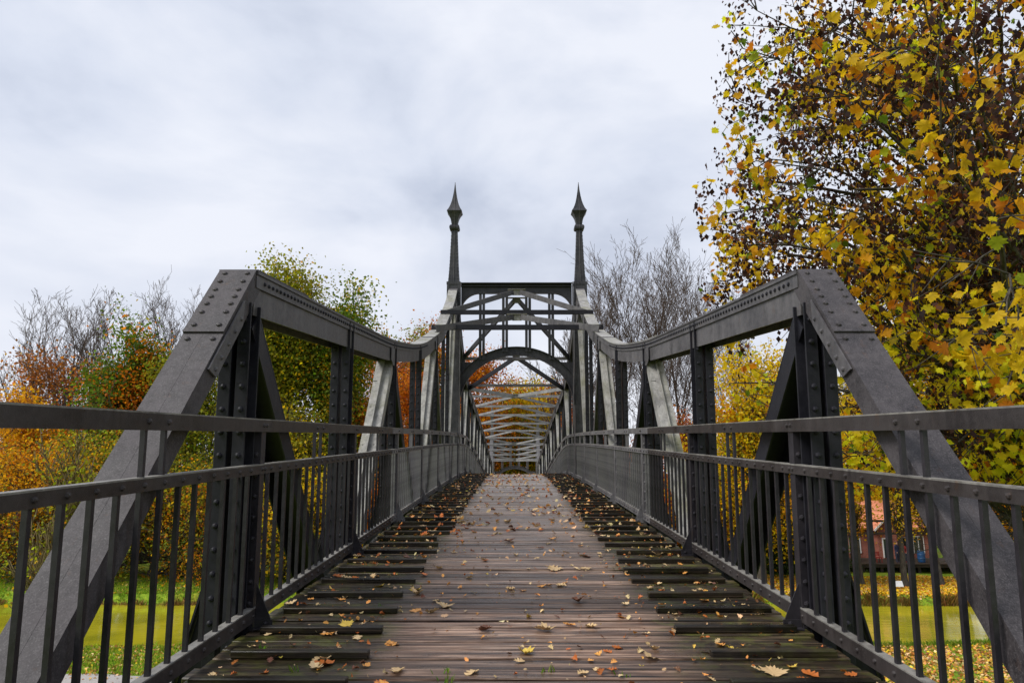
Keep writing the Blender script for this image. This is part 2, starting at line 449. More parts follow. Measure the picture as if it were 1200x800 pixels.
BOT = -0.72                       # bottom chord below the deck

# --- deck
dk = MB()
for i in range(0, 21):
    y = ny(i); z = dz(y)
    for zz in ((z - .10 - .014, z - .10), (z - .46, z - .446)): dk.box(-1.74, 1.74, y - .07, y + .07, *zz)
    dk.box(-1.74, 1.74, y - .006, y + .006, z - .446, z - .114)
pth = [(y, dz(y)) for y in np.arange(1.0, 58.6, .6)]
for x in (-1.35, -.7, 0, .7, 1.35):
    dk.sweep(pth, x - .06, x + .06, -.2, -.062)
deck = dk.build('deck', M['iron'], bridge)

rng = random.Random(5)
plank_me = []
for k in range(7):
    m = MB(); w = .141 - .006 * rng.random()
    xl, xr = -1.69 - .03 * rng.random(), 1.69 + .03 * rng.random()
    # a slightly bowed, hand-worn board: five stations along its length
    xs = [xl, -.9, 0, .9, xr]; vs = []; fs = []
    for x in xs:
        j = [rng.uniform(-.0025, .0025) for _ in range(4)]
        vs += [(x, -w / 2 + j[0], -.055), (x, w / 2 + j[1], -.055), (x, w / 2 + j[1], j[2]), (x, -w / 2 + j[0], j[3])]
    for i in range(4):
        for q in range(4): fs.append((4 * i + q, 4 * i + (q + 1) % 4, 4 * i + 4 + (q + 1) % 4, 4 * i + 4 + q))
    fs += [(3, 2, 1, 0), (16, 17, 18, 19)]
    m.add(vs, fs)
    me = m.mesh('plank', M['plank']); plank_me.append(me)
PITCHP = .1533
k = 0; y = 1.30
far = MB()
while y < 58.5:
    z = dz(y) + rng.uniform(-.005, .005)
    if y < 29:
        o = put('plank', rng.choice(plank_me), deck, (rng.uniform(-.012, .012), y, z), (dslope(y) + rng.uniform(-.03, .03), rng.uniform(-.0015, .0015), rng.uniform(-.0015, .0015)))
        if y < 12:
            b = o.modifiers.new('bevel', 'BEVEL'); b.width = .005; b.segments = 1
    else:
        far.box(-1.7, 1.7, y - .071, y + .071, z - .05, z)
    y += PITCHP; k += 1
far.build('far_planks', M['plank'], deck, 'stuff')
# raised side battens, every third board
bat_me = []
for k in range(4):
    m = MB(); m.box(-.375, .375, -.026, .026, .002, .040 + .004 * rng.random()); bat_me.append(m.mesh('batten', M['batten']))
y = 2.50; kk = 0
while y < 27:
    for s in (-1, 1):
        inn = .875 + rng.uniform(-.02, .03); outr = 1.63 + rng.uniform(-.03, .02)
        if abs(y - 2.96) < .1 and s < 0: inn = 1.0
        if rng.random() < .12: inn += .08
        cx = s * (inn + outr) / 2; ln = (outr - inn)
        o = put('batten', rng.choice(bat_me), deck, (cx, y + rng.uniform(-.025, .025), dz(y)), (dslope(y), 0, rng.uniform(-.008, .008)), (ln / .75, 1, 1))
        if y < 9:
            b = o.modifiers.new('bevel', 'BEVEL'); b.width = .005; b.segments = 1
    y += .459; kk += 1

# --- railings
XR = 1.69
bal_short = MB(); bal_short.box(-.011, .011, -.011, .011, .06, 1.0); bal_short = bal_short.mesh('baluster', M['rail_dark'])
bal_tall = MB(); bal_tall.box(-.011, .011, -.011, .011, .06, 1.27); bal_tall = bal_tall.mesh('baluster', M['rail_dark'])
bal_short2, bal_tall2 = bal_short.copy(), bal_tall.copy()
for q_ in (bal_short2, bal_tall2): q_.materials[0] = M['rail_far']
ZB, ZM, ZT = .125, 1.0, 1.285       # tops of bottom, middle and top rail above the deck
nbal = 0
for s in (-1, 1):
    rp = [(y, dz(y)) for y in np.arange(0.75, 57.2, .35)]
    x1 = s * XR; xo = s * (XR + .008); xf = s * (XR + .05)
    a, b = sorted((x1, xo)); a2, b2 = sorted((xo + s * 0.0005, xf))
    a3, b3 = sorted((x1, xf))
    near_ = [q for q in rp if q[0] <= 9.2]; far_p = [q for q in rp if q[0] >= 9.14]
    railing = None
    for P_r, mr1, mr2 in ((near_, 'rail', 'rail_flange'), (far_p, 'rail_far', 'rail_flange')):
        for nm_, zt_, hh_ in (('railing', ZM, .062), ('top_rail', ZT, .082), ('bottom_rail', ZB, .085)):
            m = MB(); m.sweep(P_r, a, b, zt_ - hh_, zt_ - .008, True)
            if nm_ == 'railing' and railing is None:
                railing = m.build('railing', M[mr1], bridge); railing['label'] = ('left' if s < 0 else 'right') + ' hand railing of riveted flat bars'
            else: m.build('middle_rail' if nm_ == 'railing' else nm_, M[mr1], railing)
            m = MB(); m.sweep(P_r, a3, b3, zt_ - .0075, zt_, True); m.build('rail_flange', M[mr2], railing)
    rv = MB(); farb = MB()
    xn = (-s, 0, 0)
    for i in range(-2, 21):
        yp = ny(i) + .10
        if yp > 0.3:
            z = dz(yp)
            p = MB(); u0, u1 = sorted((s * (XR + .0085), s * (XR + .058)))
            p.box(u0, u1, yp - .004, yp + .004, z - .12, z + ZT - .009)
            w0, w1 = sorted((s * (XR + .0085), s * (XR + .0155)))
            p.box(w0, w1, yp + .0042, yp + .075, z - .12, z + ZT - .009)
            if yp < 21:
                q = .02
                while q < 1.1:
                    p.rivet((s * (XR + .035), yp - .004, z + q), (0, -1, 0), .0175); q += .13
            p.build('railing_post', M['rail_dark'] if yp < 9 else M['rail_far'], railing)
            # triangular foot bracket with its little angle
            fb = MB()
            fb.plate([(s * (XR - .001), yp + .01, z + .27), (s * (XR - .001), yp + .01, z + .003), (s * (XR - .112), yp + .01, z + .003), (s * (XR - .10), yp + .01, z + .05)], (0, 1, 0), .009)
            g0, g1 = sorted((s * (XR - .002), s * (XR - .112)))
            fb.box(g0, g1, yp - .045, yp + .009, z + .0035, z + .011); fb.box(g0, g1, yp + .001, yp + .0095, z + .0115, z + .055)
            fb.rivet((s * (XR - .07), yp + .001, z + .032), (0, -1, 0), .015)
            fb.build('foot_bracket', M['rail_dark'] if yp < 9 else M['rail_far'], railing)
            for zz in (ZT - .042, ZM - .032):
                for dd in (-.001, .05):
                    if yp < 24: rv.rivet((s * XR, yp + dd + .012, z + zz), xn, .0135)
            rv.rivet((s * XR, yp - .02, z + ZB - .044), xn, .011)
        for k in range(14):
            yb = yp + PAN / 15 * (k + 1)
            if yb < 1.0: continue
            z = dz(yb); tall = k in (6, 7)
            if nbal < 300 and yb < 26.5:
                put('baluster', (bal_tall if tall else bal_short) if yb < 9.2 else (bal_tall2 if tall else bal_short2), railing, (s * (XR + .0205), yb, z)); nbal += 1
            else:
                farb.box(s * (XR + .0205) - .011, s * (XR + .0205) + .011, yb - .011, yb + .011, z + .06, z + (1.27 if tall else 1.0))
            if yb < 22:
                rv.rivet((s * XR, yb, z + ZM - .034), xn, .0135)
                rv.rivet((s * XR, yb, z + ZB - .044), xn, .0135)
                if tall: rv.rivet((s * XR, yb, z + ZT - .044), xn, .0145)
    if farb.v: farb.build('far_balusters', M['rail_far'], railing, 'stuff')
    rv.build('rivets', M['rail'], railing, 'stuff')

# --- trusses
def cpost(mb, x, y, z0, z1, hw=.110, hd=.095, slot=.022, t=.012):
    for sx in (-1, 1):
        poly = [(slot, -hd), (hw, -hd), (hw, -hd + t), (slot + t, -hd + t), (slot + t, hd - t), (hw, hd - t), (hw, hd), (slot, hd)]
        poly = [(sx * a, b) for a, b in poly]
        mb.prism(poly, (x, y, z0), (x, y, z1), (1, 0, 0), (0, 1, 0))

def member(mb, p0, p1, hw, depth, rib, t=.012):
    """plate with side flanges and a middle rib; p0 p1 along the outer face, rib side +1 = upward"""
    p0, p1 = Vector(p0), Vector(p1); d = (p1 - p0).normalized(); u = Vector((1, 0, 0)); v = u.cross(d).normalized()
    if v.z < 0: v = -v
    mb.prism([(-hw, 0), (hw, 0), (hw, -t), (-hw, -t)], p0, p1, u, v)
    for sx in (-1, 1):
        mb.prism([(sx * (hw - .001), -t - .0005), (sx * (hw - t), -t - .0005), (sx * (hw - t), -depth), (sx * (hw - .001), -depth)], p0, p1, u, v)
    if rib:
        mb.prism([(-.006, .0005), (.006, .0005), (.006, .055), (-.006, .055)], p0, p1, u, v)
        mb.prism([(-.045, .0005), (-.0065, .0005), (-.0065, .012), (-.045, .012)], p0, p1, u, v)
    return d, v

for s in (-1, 1):
    X = s * XC
    side = 'left' if s < 0 else 'right'
    tr = MB()
    # top chord: cover plate, two webs, angles under the plate and at the bottom
    for P in (CH1, CH2):
        tr.sweep(P, X - .128, X + .128, -.018, 0)
        for q in (-1, 1):
            a, b = sorted((X + q * .092, X + q * .104)); tr.sweep(P, a, b, -.285, -.0185)
            a, b = sorted((X + q * .1045, X + q * .118)); tr.sweep(P, a, b, -.105, -.0185)
    truss = tr.build('side_truss', M['iron_grey'], bridge)
    truss['label'] = side + ' hand truss with curved top chord'
    # second cover plates with rivets, and the dark row of rivet heads under the plate edge
    cp = MB()
    def seg(P, a, b): return [q for q in P if a <= q[0] <= b]
    cp.sweep(seg(CH1, 4.31, 5.45), X - .127, X + .127, .0005, .013)
    cp.build('cover_plate', M['iron_top'], truss)
    cp = MB(); cp.sweep(seg(CH1, 8.6, 13.9), X - .129, X + .129, .0005, .011); cp.sweep(seg(CH1, 14.0, 19.6), X - .129, X + .129, .0005, .011)
    cp.sweep(seg(CH2, 20.2, 53), X - .129, X + .129, .0005, .011)
    cp.build('cover_plate', M['iron_pale'], truss)
    rv = MB(); y = 4.45
    while y < 17.5:
        z = chz(y); sl = math.atan2(chz(y + .1) - chz(y - .1), .2)
        if y < 13: rv.rivet((X - s * .118, y + math.sin(sl) * .06, z - .062 * math.cos(sl)), (-s, 0, 0), .0155)
        if y < 8: rv.rivet((X - .1, y, z), (0, 0, 1), .014); rv.rivet((X + .1, y, z), (0, 0, 1), .014)
        y += .078
    rv.build('rivets', M['iron'], truss, 'stuff')
    # inclined end post: along (-.686,-.727)
    pt = Vector((X, Y0, Y0 and 1.05 + EYE)); dd = Vector((0, -.686, -.727)); nn = Vector((0, -.727, .686))
    pb = pt + dd * 4.35
    ep = MB()
    for q in (-1, 1):
        ep.prism([(q * .0004, 0), (q * .116, 0), (q * .116, -.014), (q * .0004, -.014)], pt, pb, (1, 0, 0), nn)
        ep.prism([(q * .113, -.0145), (q * .100, -.0145), (q * .100, -.135), (q * .113, -.135)], pt - Vector((0, .0, .0)), pb, (1, 0, 0), nn)
        ep.prism([(q * .0995, -.12), (q * .04, -.12), (q * .04, -.133), (q * .0995, -.133)], pt + dd * .5, pb, (1, 0, 0), nn)
    ep.prism([(-.0003, -.004), (.0003, -.004), (.0003, -.013), (-.0003, -.013)], pt, pb, (1, 0, 0), nn)
    endp = ep.build('end_post', M['iron_top'], truss, bevel=.003)
    g = MB(); g.prism([(-.118, .0006), (.118, .0006), (.118, .013), (-.118, .013)], pt + dd * -.004, pt + dd * .645, (1, 0, 0), nn)
    for t_ in (.045, .135, .225, .30, .375, .46, .585):
        for q in (-1, 1): g.rivet(pt + dd * t_ + nn * .013 + Vector((q * .072, 0, 0)), nn, .0175)
    for q in (-1, 1): g.rivet(pt + dd * .70 + nn * .0006 + Vector((q * .072, 0, 0)), nn, .0175)
    g.build('joint_plate', M['iron_top'], endp)
    # gusset on the inner face at the top corner
    g = MB(); xi = X - s * .119
    o = Vector((xi, 0, 0))
    P_ = [pt + dd * .30 - nn * .016, pt + dd * .94 - nn * .016, pt + dd * .90 - nn * .115, pt + dd * .42 - nn * .115]
    P_ = [Vector((xi, p.y, p.z)) for p in P_]
    g.plate(P_, (-s, 0, 0), .010)
    for t_ in (.42, .54, .66, .78, .88):
        p = pt + dd * t_ - nn * .07; g.rivet((xi - s * .010, p.y, p.z), (-s, 0, 0), .014)
    g.build('gusset_plate', M['iron_grey'], truss)
    # verticals
    for i in range(0, 20):
        if i == NP1: continue
        y = ny(i); zt = chz(y) - (.22 if i == 0 else .03)
        if i > 6: zt = chz(y) - .05
        zb = dz(y) + BOT
        Xp = X - s * .034
        p = MB(); cpost(p, Xp, y, zb, zt, .093, .085, .016)
        if i < 6:
            z = zb + .1
            while z < zt - .05:
                for q in (-1, 1): p.rivet((Xp + q * .057, y - .085, z), (0, -1, 0), .020)
                z += .14
        p.build('post', M['iron'], truss, bevel=(.003 if i < 3 else 0))
        # outrigger knee plate at the foot
        if i < 12:
            k = MB(); xo = Xp + s * .094
            k.plate([(xo, y - .006, dz(y) + .36), (xo, y - .006, zb), (xo + s * .27, y - .006, zb), (xo + s * .25, y - .006, zb + .14)], (0, 1, 0), .012)
            k.plate([(xo + s * .002, y - .05, dz(y) + .37), (xo + s * .255, y - .05, zb + .15), (xo + s * .265, y - .05, zb + .155), (xo + s * .012, y - .05, dz(y) + .38)], (0, 1, 0), .10)
            k.build('knee_bracket', M['iron'], truss)
    # diagonals: bottoms at odd nodes, tops at even nodes
    for i in range(0, 20, 1):
        y0_, y1_ = ny(i), ny(i + 1)
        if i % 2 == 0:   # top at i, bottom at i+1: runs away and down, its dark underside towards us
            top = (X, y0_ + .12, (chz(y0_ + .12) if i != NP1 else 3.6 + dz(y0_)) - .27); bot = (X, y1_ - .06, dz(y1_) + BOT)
            if i == NP1: top = (X, YP1 + .25, chz(YP1 + .6) - .3)
            m = MB(); member(m, top, bot, .105, .16, False)
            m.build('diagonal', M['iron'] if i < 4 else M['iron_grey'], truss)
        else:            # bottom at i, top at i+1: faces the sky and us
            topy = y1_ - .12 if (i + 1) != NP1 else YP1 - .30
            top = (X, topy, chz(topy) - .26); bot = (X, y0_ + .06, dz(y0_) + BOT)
            if (i + 1) == NP2: top = (X, YP2 - .5, chz(YP2 - .5) - .3)
            m = MB(); d, v = member(m, top, bot, .105, .14, True)
            if i < 6:
                q = .25
                T = Vector(top)
                while q < 3.6:
                    for e_ in (-.075, .06): m.rivet(T + d * q + v * .0005 + Vector((e_, 0, 0)), v, .011)
                    q += .62
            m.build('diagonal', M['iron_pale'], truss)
            if i < 6:
                g = MB(); T = Vector(top)
                g.prism([(-.1065, .001), (-.046, .001), (-.046, .009), (-.1065, .009)], T + d * .0, T + d * .42, (1, 0, 0), v)
                g.build('splice_plate', M['iron_pale'], truss)
                g = MB(); xi = X - s * .120
                g.plate([(xi, y1_ - .34, chz(y1_ - .34) - .11), (xi, y1_ - .34, chz(y1_ - .34) - .27), (xi, y1_ - .22, chz(y1_) - .36), (xi, y1_ - .10, chz(y1_) - .36), (xi, y1_ - .10, chz(y1_) - .115)] if i + 1 != NP1 else
                        [(xi, y1_ - .8, chz(y1_ - .8) - .2), (xi, y1_ - .8, chz(y1_ - .8) - .6), (xi, y1_ - .2, chz(y1_ - .8) - .8), (xi, y1_ - .2, chz(y1_ - .8))], (-s, 0, 0), .008)
                g.build('gusset_plate', M['iron_grey'], truss)
    # bottom chord
    bc = MB(); bp = [(ny(-1), BOT)] + [(y, dz(y) + BOT) for y in np.arange(2.0, 56.5, .8)]
    for q in (-1, 1):
        a, b = sorted((X + q * .085, X + q * .099)); bc.sweep(bp, a, b, -.25, 0)
    bc.sweep(bp, X - .12, X + .12, -.266, -.2505)
    bc.build('bottom_chord', M['iron'], truss)

# --- portals with arch and spires
def portal(yp, far_=False):
    IR = M['iron_grey'] if far_ else M['iron_mid']
    z0 = dz(yp); H = 5.70
    b = MB()
    xin = 1.64
    # top beam: flanges + web with rounded corners merging into the columns
    n = 10; R = .55; zb_ = H - .30
    def web(y0, th):
        pts = [(-xin - .002, H - .016), (xin + .002, H - .016), (xin + .002, zb_ - R)]
        for k in range(n + 1):
            a = PI / 2 * k / n; pts.append((xin - R + R * math.cos(a), zb_ - R + R * math.sin(a)))
        for k in range(n + 1):
            a = PI / 2 + PI / 2 * k / n; pts.append((-xin + R + R * math.cos(a), zb_ - R + R * math.sin(a)))
        pts.append((-xin - .002, zb_ - R))
        return [(x, y0, z0 + z) for x, z in pts]
    b.plate(web(yp - .006, .012), (0, 1, 0), .012)
    b.box(-xin - .002, xin + .002, yp - .15, yp + .15, z0 + H - .0155, z0 + H + .004)
    b.box(-xin - .002, xin + .002, yp - .09, yp - .0065, z0 + H - .10, z0 + H - .09)
    # curved lower flange
    crv = [(xin - R + R * math.cos(PI / 2 * k / n), zb_ - R + R * math.sin(PI / 2 * k / n)) for k in range(n + 1)]
    crv = crv + [(-x, z) for x, z in reversed(crv)]
    for (xa, za), (xb, zb2) in zip(crv, crv[1:]):
        b.bar((xa, yp, z0 + za), (xb, yp, z0 + zb2), .16, .012, (0, 1, 0))
    if not far_:
        x = -1.55
        while x < 1.56:
            b.rivet((x, yp - .0065, z0 + H - .125), (0, -1, 0), .014)
            zl = zb_ + .05 if abs(x) < xin - R else zb_ - R + math.sqrt(max(R * R - (abs(x) - xin + R) ** 2, 0)) + .05
            if zl < H - .17: b.rivet((x, yp - .0065, z0 + zl), (0, -1, 0), .014)
            x += .075
    por = b.build('portal_frame', IR, bridge)
    por['label'] = 'portal on the far pier' if far_ else 'near portal with round arch'
    # arch
    a = MB(); na = 36; A, B, zs = 1.66, 1.45, 2.10
    def ell(t, g):  # g = offset
        return ((A + g) * math.cos(t), (B + g) * math.sin(t) + zs)
    ins = [ell(PI * k / na, 0) for k in range(na + 1)]; outs = [ell(PI * k / na, .25) for k in range(na + 1)]
    for k in range(na):
        q = [ins[k], ins[k + 1], outs[k + 1], outs[k]]
        a.plate([(x if abs(x) < 1.7 else math.copysign(1.7, x), yp - .005, z0 + z) for x, z in q], (0, 1, 0), .010)
        for P, e_ in ((ins, -.006), (outs, .006)):
            if abs(P[k][0]) < 1.68 and abs(P[k + 1][0]) < 1.68:
                a.bar((P[k][0], yp, z0 + P[k][1]), (P[k + 1][0], yp, z0 + P[k + 1][1]), .15, .012, (0, 1, 0))
        if not far_:
            for g_ in (.055, .195):
                x, z = ell(PI * (k + .5) / na, g_)
                if abs(x) < 1.62: a.rivet((x, yp - .0055, z0 + z), (0, -1, 0), .014)
    # spandrel gussets
    for q in (-1, 1):
        a.plate([(q * 1.645, yp + .006, z0 + 3.35), (q * 1.645, yp + .006, z0 + 2.2), (q * 1.60, yp + .006, z0 + 2.75), (q * 1.45, yp + .006, z0 + 3.15), (q * 1.32, yp + .006, z0 + 3.35)], (0, 1, 0), .008)
        # lighter foot of the arch flange running down the column
        a.box(*sorted((q * 1.628, q * 1.638)), yp - .20, yp - .10, z0 + 1.9, z0 + 2.7)
    a.build('arch', IR, por)
    for x in (-1.02, -.34, .34, 1.02):
        m = MB(); t = math.acos(x / (A + .25)); za = (B + .25) * math.sin(t) + zs - .12
        for q in (-1, 1):
            c = x + q * .045
            m.box(*sorted((x + q * .010, x + q * .090)), yp - .05, yp - .041, z0 + za, z0 + zb_ + .04)
            m.box(*sorted((x + q * .010, x + q * .020)), yp - .0405, yp + .05, z0 + za, z0 + zb_ + .04)
            if not far_:
                for zz in (za + .06, za + .14, zb_ - .04, zb_ + .0): m.rivet((x + q * .046, yp - .05, z0 + zz), (0, -1, 0), .012)
        m.build('strut', IR, por)
    for s in (-1, 1):
        X = s * 1.872 + .012
        m = MB()
        m.box(X - .19, X + .19, yp - .19, yp + .19, z0 + BOT, z0 + H - .06)
        m.box(X - .205, X + .205, yp - .205, yp + .205, z0 + H - .0595, z0 + H + .02)
        for q in (-1, 1):     # corner angles on the front
            m.box(*sorted((X + q * .195, X + q * .125)), yp - .200, yp - .1905, z0 - .2, z0 + H - .061)
            if not far_:
                z = .1
                while z < H - .1: m.rivet((X + q * .158, yp - .200, z0 + z), (0, -1, 0), .013); z += .12
        col = m.build('column', IR, por)
        prof = [(0.0, .165), (.25, .145), (.6, .125), (1.0, .110), (1.35, .096), (1.59, .088), (1.60, .115), (1.63, .142), (1.68, .152), (1.73, .142), (1.76, .115), (1.77, .088),
                (1.88, .104), (1.98, .128), (2.08, .170), (2.17, .225), (2.26, .172), (2.37, .130), (2.50, .092), (2.67, .058), (2.86, .030), (3.11, .006)]
        sp = MB(); vs = []; fs = []
        for z, h in prof:
            vs += [(X - h, yp - h, z0 + H + .021 + z), (X + h, yp - h, z0 + H + .021 + z), (X + h, yp + h, z0 + H + .021 + z), (X - h, yp + h, z0 + H + .021 + z)]
        for i in range(len(prof) - 1):
            for q in range(4): fs.append((4 * i + q, 4 * i + (q + 1) % 4, 4 * i + 4 + (q + 1) % 4, 4 * i + 4 + q))
        fs += [(3, 2, 1, 0), tuple(4 * (len(prof) - 1) + q for q in range(4))]
        sp.add(vs, fs)
        if not far_:
            for z in np.arange(.1, 1.55, .11):
                h = interp(prof, z)
                for q in (-1, 1): sp.rivet((X + q * h * .72, yp - h - .001, z0 + H + .02 + z), (0, -1, .06), .013)
                for q in (-1, 1): sp.rivet((X + q * (h + .001), yp - h * .7, z0 + H + .02 + z), (q, 0, .06), .013)
        spire = sp.build('spire', IR, por)
        rb = MB(); vs = []; fs = []
        for z, h in prof:
            for dx, dy in ((-.008, .02), (.008, .02), (.008, -.016), (-.008, -.016)): vs.append((X + dx, yp - h + dy, z0 + H + .021 + z))
        for i in range(len(prof) - 1):
            for q in range(4): fs.append((4 * i + q, 4 * i + (q + 1) % 4, 4 * i + 4 + (q + 1) % 4, 4 * i + 4 + q))
        fs += [(3, 2, 1, 0), tuple(4 * (len(prof) - 1) + q for q in range(4))]
        rb.add(vs, fs)
        rb.build('rib', M['iron_grey'], spire)
        if not far_:
            cd = MB(); cd.tube((s * 1.645, yp - .23, z0 - .1), (s * 1.645, yp - .23, z0 + H + .0), .013, n=6)
            cd.build('conduit', M['iron_grey'], col)
portal(YP1); portal(YP2, True)

# --- wind bracing over the deck
def lbar(mb, p0, p1, w, h, t=.014):
    """angle bar: upright leg facing us and a flat leg on top"""
    p0, p1 = Vector(p0), Vector(p1); d = (p1 - p0).normalized(); u = Vector((0, 0, 1)); u = (u - d * u.dot(d)).normalized(); v = d.cross(u)
    if v.y < 0: v = -v
    mb.prism([(0, 0), (h, 0), (h, t), (0, t)], p0, p1, u, v)
    mb.prism([(h + .0005, 0), (h + t, 0), (h + t, w), (h + .0005, w)], p0, p1, u, v)
    mb.prism([(0, t + .0005), (t, t + .0005), (t, w), (0, w)], p0, p1, u, v)
def crossbar(y, z, xw, m='iron_grey', h=.10):
    b = MB(); lbar(b, (-xw, y, z), (xw, y, z), .08, h)
    return b.build('cross_bar', M[m], bridge)
def kbrace(yc, zc, ye, ze, xe=1.72, m='iron_grey', h=.13):
    for s in (-1, 1):
        b = MB(); lbar(b, (s * .07, yc, zc), (s * xe, ye, ze), .06, h)
        b.build('wind_brace', M[m], bridge)
    g = MB(); g.box(-.26, .26, yc - .05, yc + .14, zc + h + .015, zc + h + .026); g.box(-.12, .12, yc + .01, yc + .02, zc - .02, zc + h + .0145)
    g.build('centre_plate', M['iron_pale'], bridge)
yb1, yb2 = 17.45, 15.55
zb1, zb2 = chz(17.45) + .014, chz(15.55) + .014
crossbar(yb1, zb1, 1.985, 'iron'); crossbar(yb2, zb2, 1.985, 'iron')
kbrace(YP1 - .35, 5.25, yb1 + .16, zb1 + .0, 1.80)
kbrace(yb1 - .12, zb1 - .17, 15.05, chz(15.05) + .02, 1.80)
# behind the portal
zz7 = chz(ny(7))
kbrace(YP1 + .35, 5.15, ny(7), zz7 - .30, 1.74, 'iron_mid')
for i in range(7, 20):
    y = ny(i); z = chz(y) + .014
    if i == 7: z = chz(y) - .32
    if i == 8: z = chz(y) - .12
    crossbar(y, z, 1.74 if i < 9 else 1.83, 'iron_grey' if i < 9 else 'iron_light', .085)
    if i == 19: break
    zn = chz(ny(i + 1)) + .014
    if i == 7: kbrace(y + .1, z, ny(8) - .1, chz(ny(8)) - .25, 1.72, 'iron')
    elif i == 8: kbrace(ny(9) - .12, zn, y + .12, chz(y) - .25, 1.72, 'iron_light', .11)
    elif i < 14: kbrace(y + .12, z, ny(i + 1) - .12, zn, 1.76, 'iron_light', .085)
    else: kbrace(ny(i + 1) - .12, zn, y + .12, z, 1.76, 'iron_light', .085)

# ------------------------------------------------------------------ leaf shapes
def fan(outline, fold=0.12, curl=0.1, seed=0):
    """a leaf: outline round a midrib centre, folded and curled; returns V,F(tri)"""
    r = random.Random(seed)
    V = [(0, 0, 0)]
    for x, y in outline:
        V.append((x, y, fold * abs(x) + curl * (y * y) + r.uniform(-.03, .03)))
    n = len(outline)
    Fs = [(0, 1 + i, 1 + (i + 1) % n) for i in range(n)]
    return np.array(V, float), np.array(Fs, int)
MAPLE = [(.012, -.66), (.02, -.32), (.20, -.37), (.33, -.31), (.29, -.20), (.55, -.15), (.45, -.03), (.60, .13), (.42, .14), (.29, .19), (.33, .36), (.19, .33), (.16, .47), (.07, .46), (0, .66)]
MAPLE = MAPLE + [(-x, y) for x, y in reversed(MAPLE[:-1])]
def oak_outline():
    pts = []
    for k in range(13):
        t = k / 12; w = .27 * math.sin(PI * min(max(t, .02), .98)) ** .7 * (1 + .42 * math.cos(2 * PI * 4 * t + .6)); pts.append((w, t - .5))
    return pts + [(-x, y) for x, y in reversed(pts[1:-1])]
OAK = oak_outline()
DIAM = [(0, -.5), (.34, 0.02), (0, .5), (-.34, .02)]

def scatter(pts, sizes, cols, outline, rs, fold=.15, curl=.15, tilt='any', stretch=1.0, flat=0.35):
    """numpy-built cloud of leaves; returns V,F,colour"""
    n = len(pts)
    if isinstance(outline, tuple):
        T, Fc = fan(outline[1], outline[2], outline[3], outline[4] + 50)
        T[:, 0] *= 1 + .12 * (outline[4] - 2) * .5; T[:, 2] += .07 * np.sin(T[:, 0] * 7 + outline[4]) * np.cos(T[:, 1] * 5)
    elif outline is DIAM:
        T = np.array([(0, -.5, 0), (.36, 0, .1), (0, .5, 0), (-.36, 0, .1)]); Fc = np.array([(0, 1, 2, 3)])
    elif n > 900:
        parts = []; off = 0; bnd = np.linspace(0, n, 6).astype(int)
        for j in range(5):
            a_, b_ = bnd[j], bnd[j + 1]
            v_, f_, c_ = scatter(pts[a_:b_], sizes[a_:b_], cols[a_:b_], ('v', outline, fold * (.3 + .6 * j), curl * (2.4 - .9 * j), j), rs, fold, curl, tilt, stretch, flat)
            parts.append((v_, f_ + off, c_)); off += len(v_)
        return np.concatenate([p[0] for p in parts]), np.concatenate([p[1] for p in parts]), np.concatenate([p[2] for p in parts])
    else:
        T, Fc = fan(outline, fold, curl, 3)
    q = rs.normal(size=(n, 4))
    if tilt == 'flat':
        a = rs.uniform(0, 2 * PI, n); q = np.stack([np.cos(a / 2), rs.normal(size=n) * flat * .5, rs.normal(size=n) * flat * .5, np.sin(a / 2)], 1)
    if tilt == 'hang':      # drooping tips, faces turned every way
        a = rs.uniform(0, 2 * PI, n); b_ = PI / 2 + rs.normal(size=n) * .55 + PI * 0
        qa = np.stack([np.cos(a / 2), 0 * a, 0 * a, np.sin(a / 2)], 1); qb = np.stack([np.cos(-b_ / 2), np.sin(-b_ / 2), 0 * a, 0 * a], 1)
        w1, x1, y1, z1 = qa.T; w2, x2, y2, z2 = qb.T
        q = np.stack([w1*w2-x1*x2-y1*y2-z1*z2, w1*x2+x1*w2+y1*z2-z1*y2, w1*y2-x1*z2+y1*w2+z1*x2, w1*z2+x1*y2-y1*x2+z1*w2], 1) + rs.normal(size=(n, 4)) * .12
    q /= np.linalg.norm(q, axis=1)[:, None]
    w, x, y, z = q.T
    R = np.stack([np.stack([1 - 2 * (y * y + z * z), 2 * (x * y - z * w), 2 * (x * z + y * w)], 1),
                  np.stack([2 * (x * y + z * w), 1 - 2 * (x * x + z * z), 2 * (y * z - x * w)], 1),
                  np.stack([2 * (x * z - y * w), 2 * (y * z + x * w), 1 - 2 * (x * x + y * y)], 1)], 1)
    V = np.einsum('nij,kj->nki', R, T) * sizes[:, None, None] + pts[:, None, :]
    k = len(T)
    Fo = (Fc[None] + (np.arange(n) * k)[:, None, None]).reshape(-1, Fc.shape[1])
    return V.reshape(-1, 3), Fo, np.repeat(cols, k, axis=0)

def pick(rs, n, palette, jit=.18):
    """palette: list of (weight, rgb)"""
    w = np.array([p[0] for p in palette], float); w /= w.sum()
    idx = rs.choice(len(palette), n, p=w); c = np.array([p[1] for p in palette])[idx]
    return np.clip(c * (1 + rs.normal(size=(n, 1)) * jit) * (1 + rs.normal(size=(n, 3)) * jit * .3), .003, .9)

YEL = (.80, .53, .010); GOLD = (.76, .37, .010); ORG = (.66, .21, .010); RUST = (.42, .11, .014); LIME = (.42, .48, .018)
GRN = (.12, .19, .012); DGRN = (.04, .075, .010); BRN = (.085, .034, .020); DBRN = (.034, .014, .011); OLIVE = (.29, .28, .015)

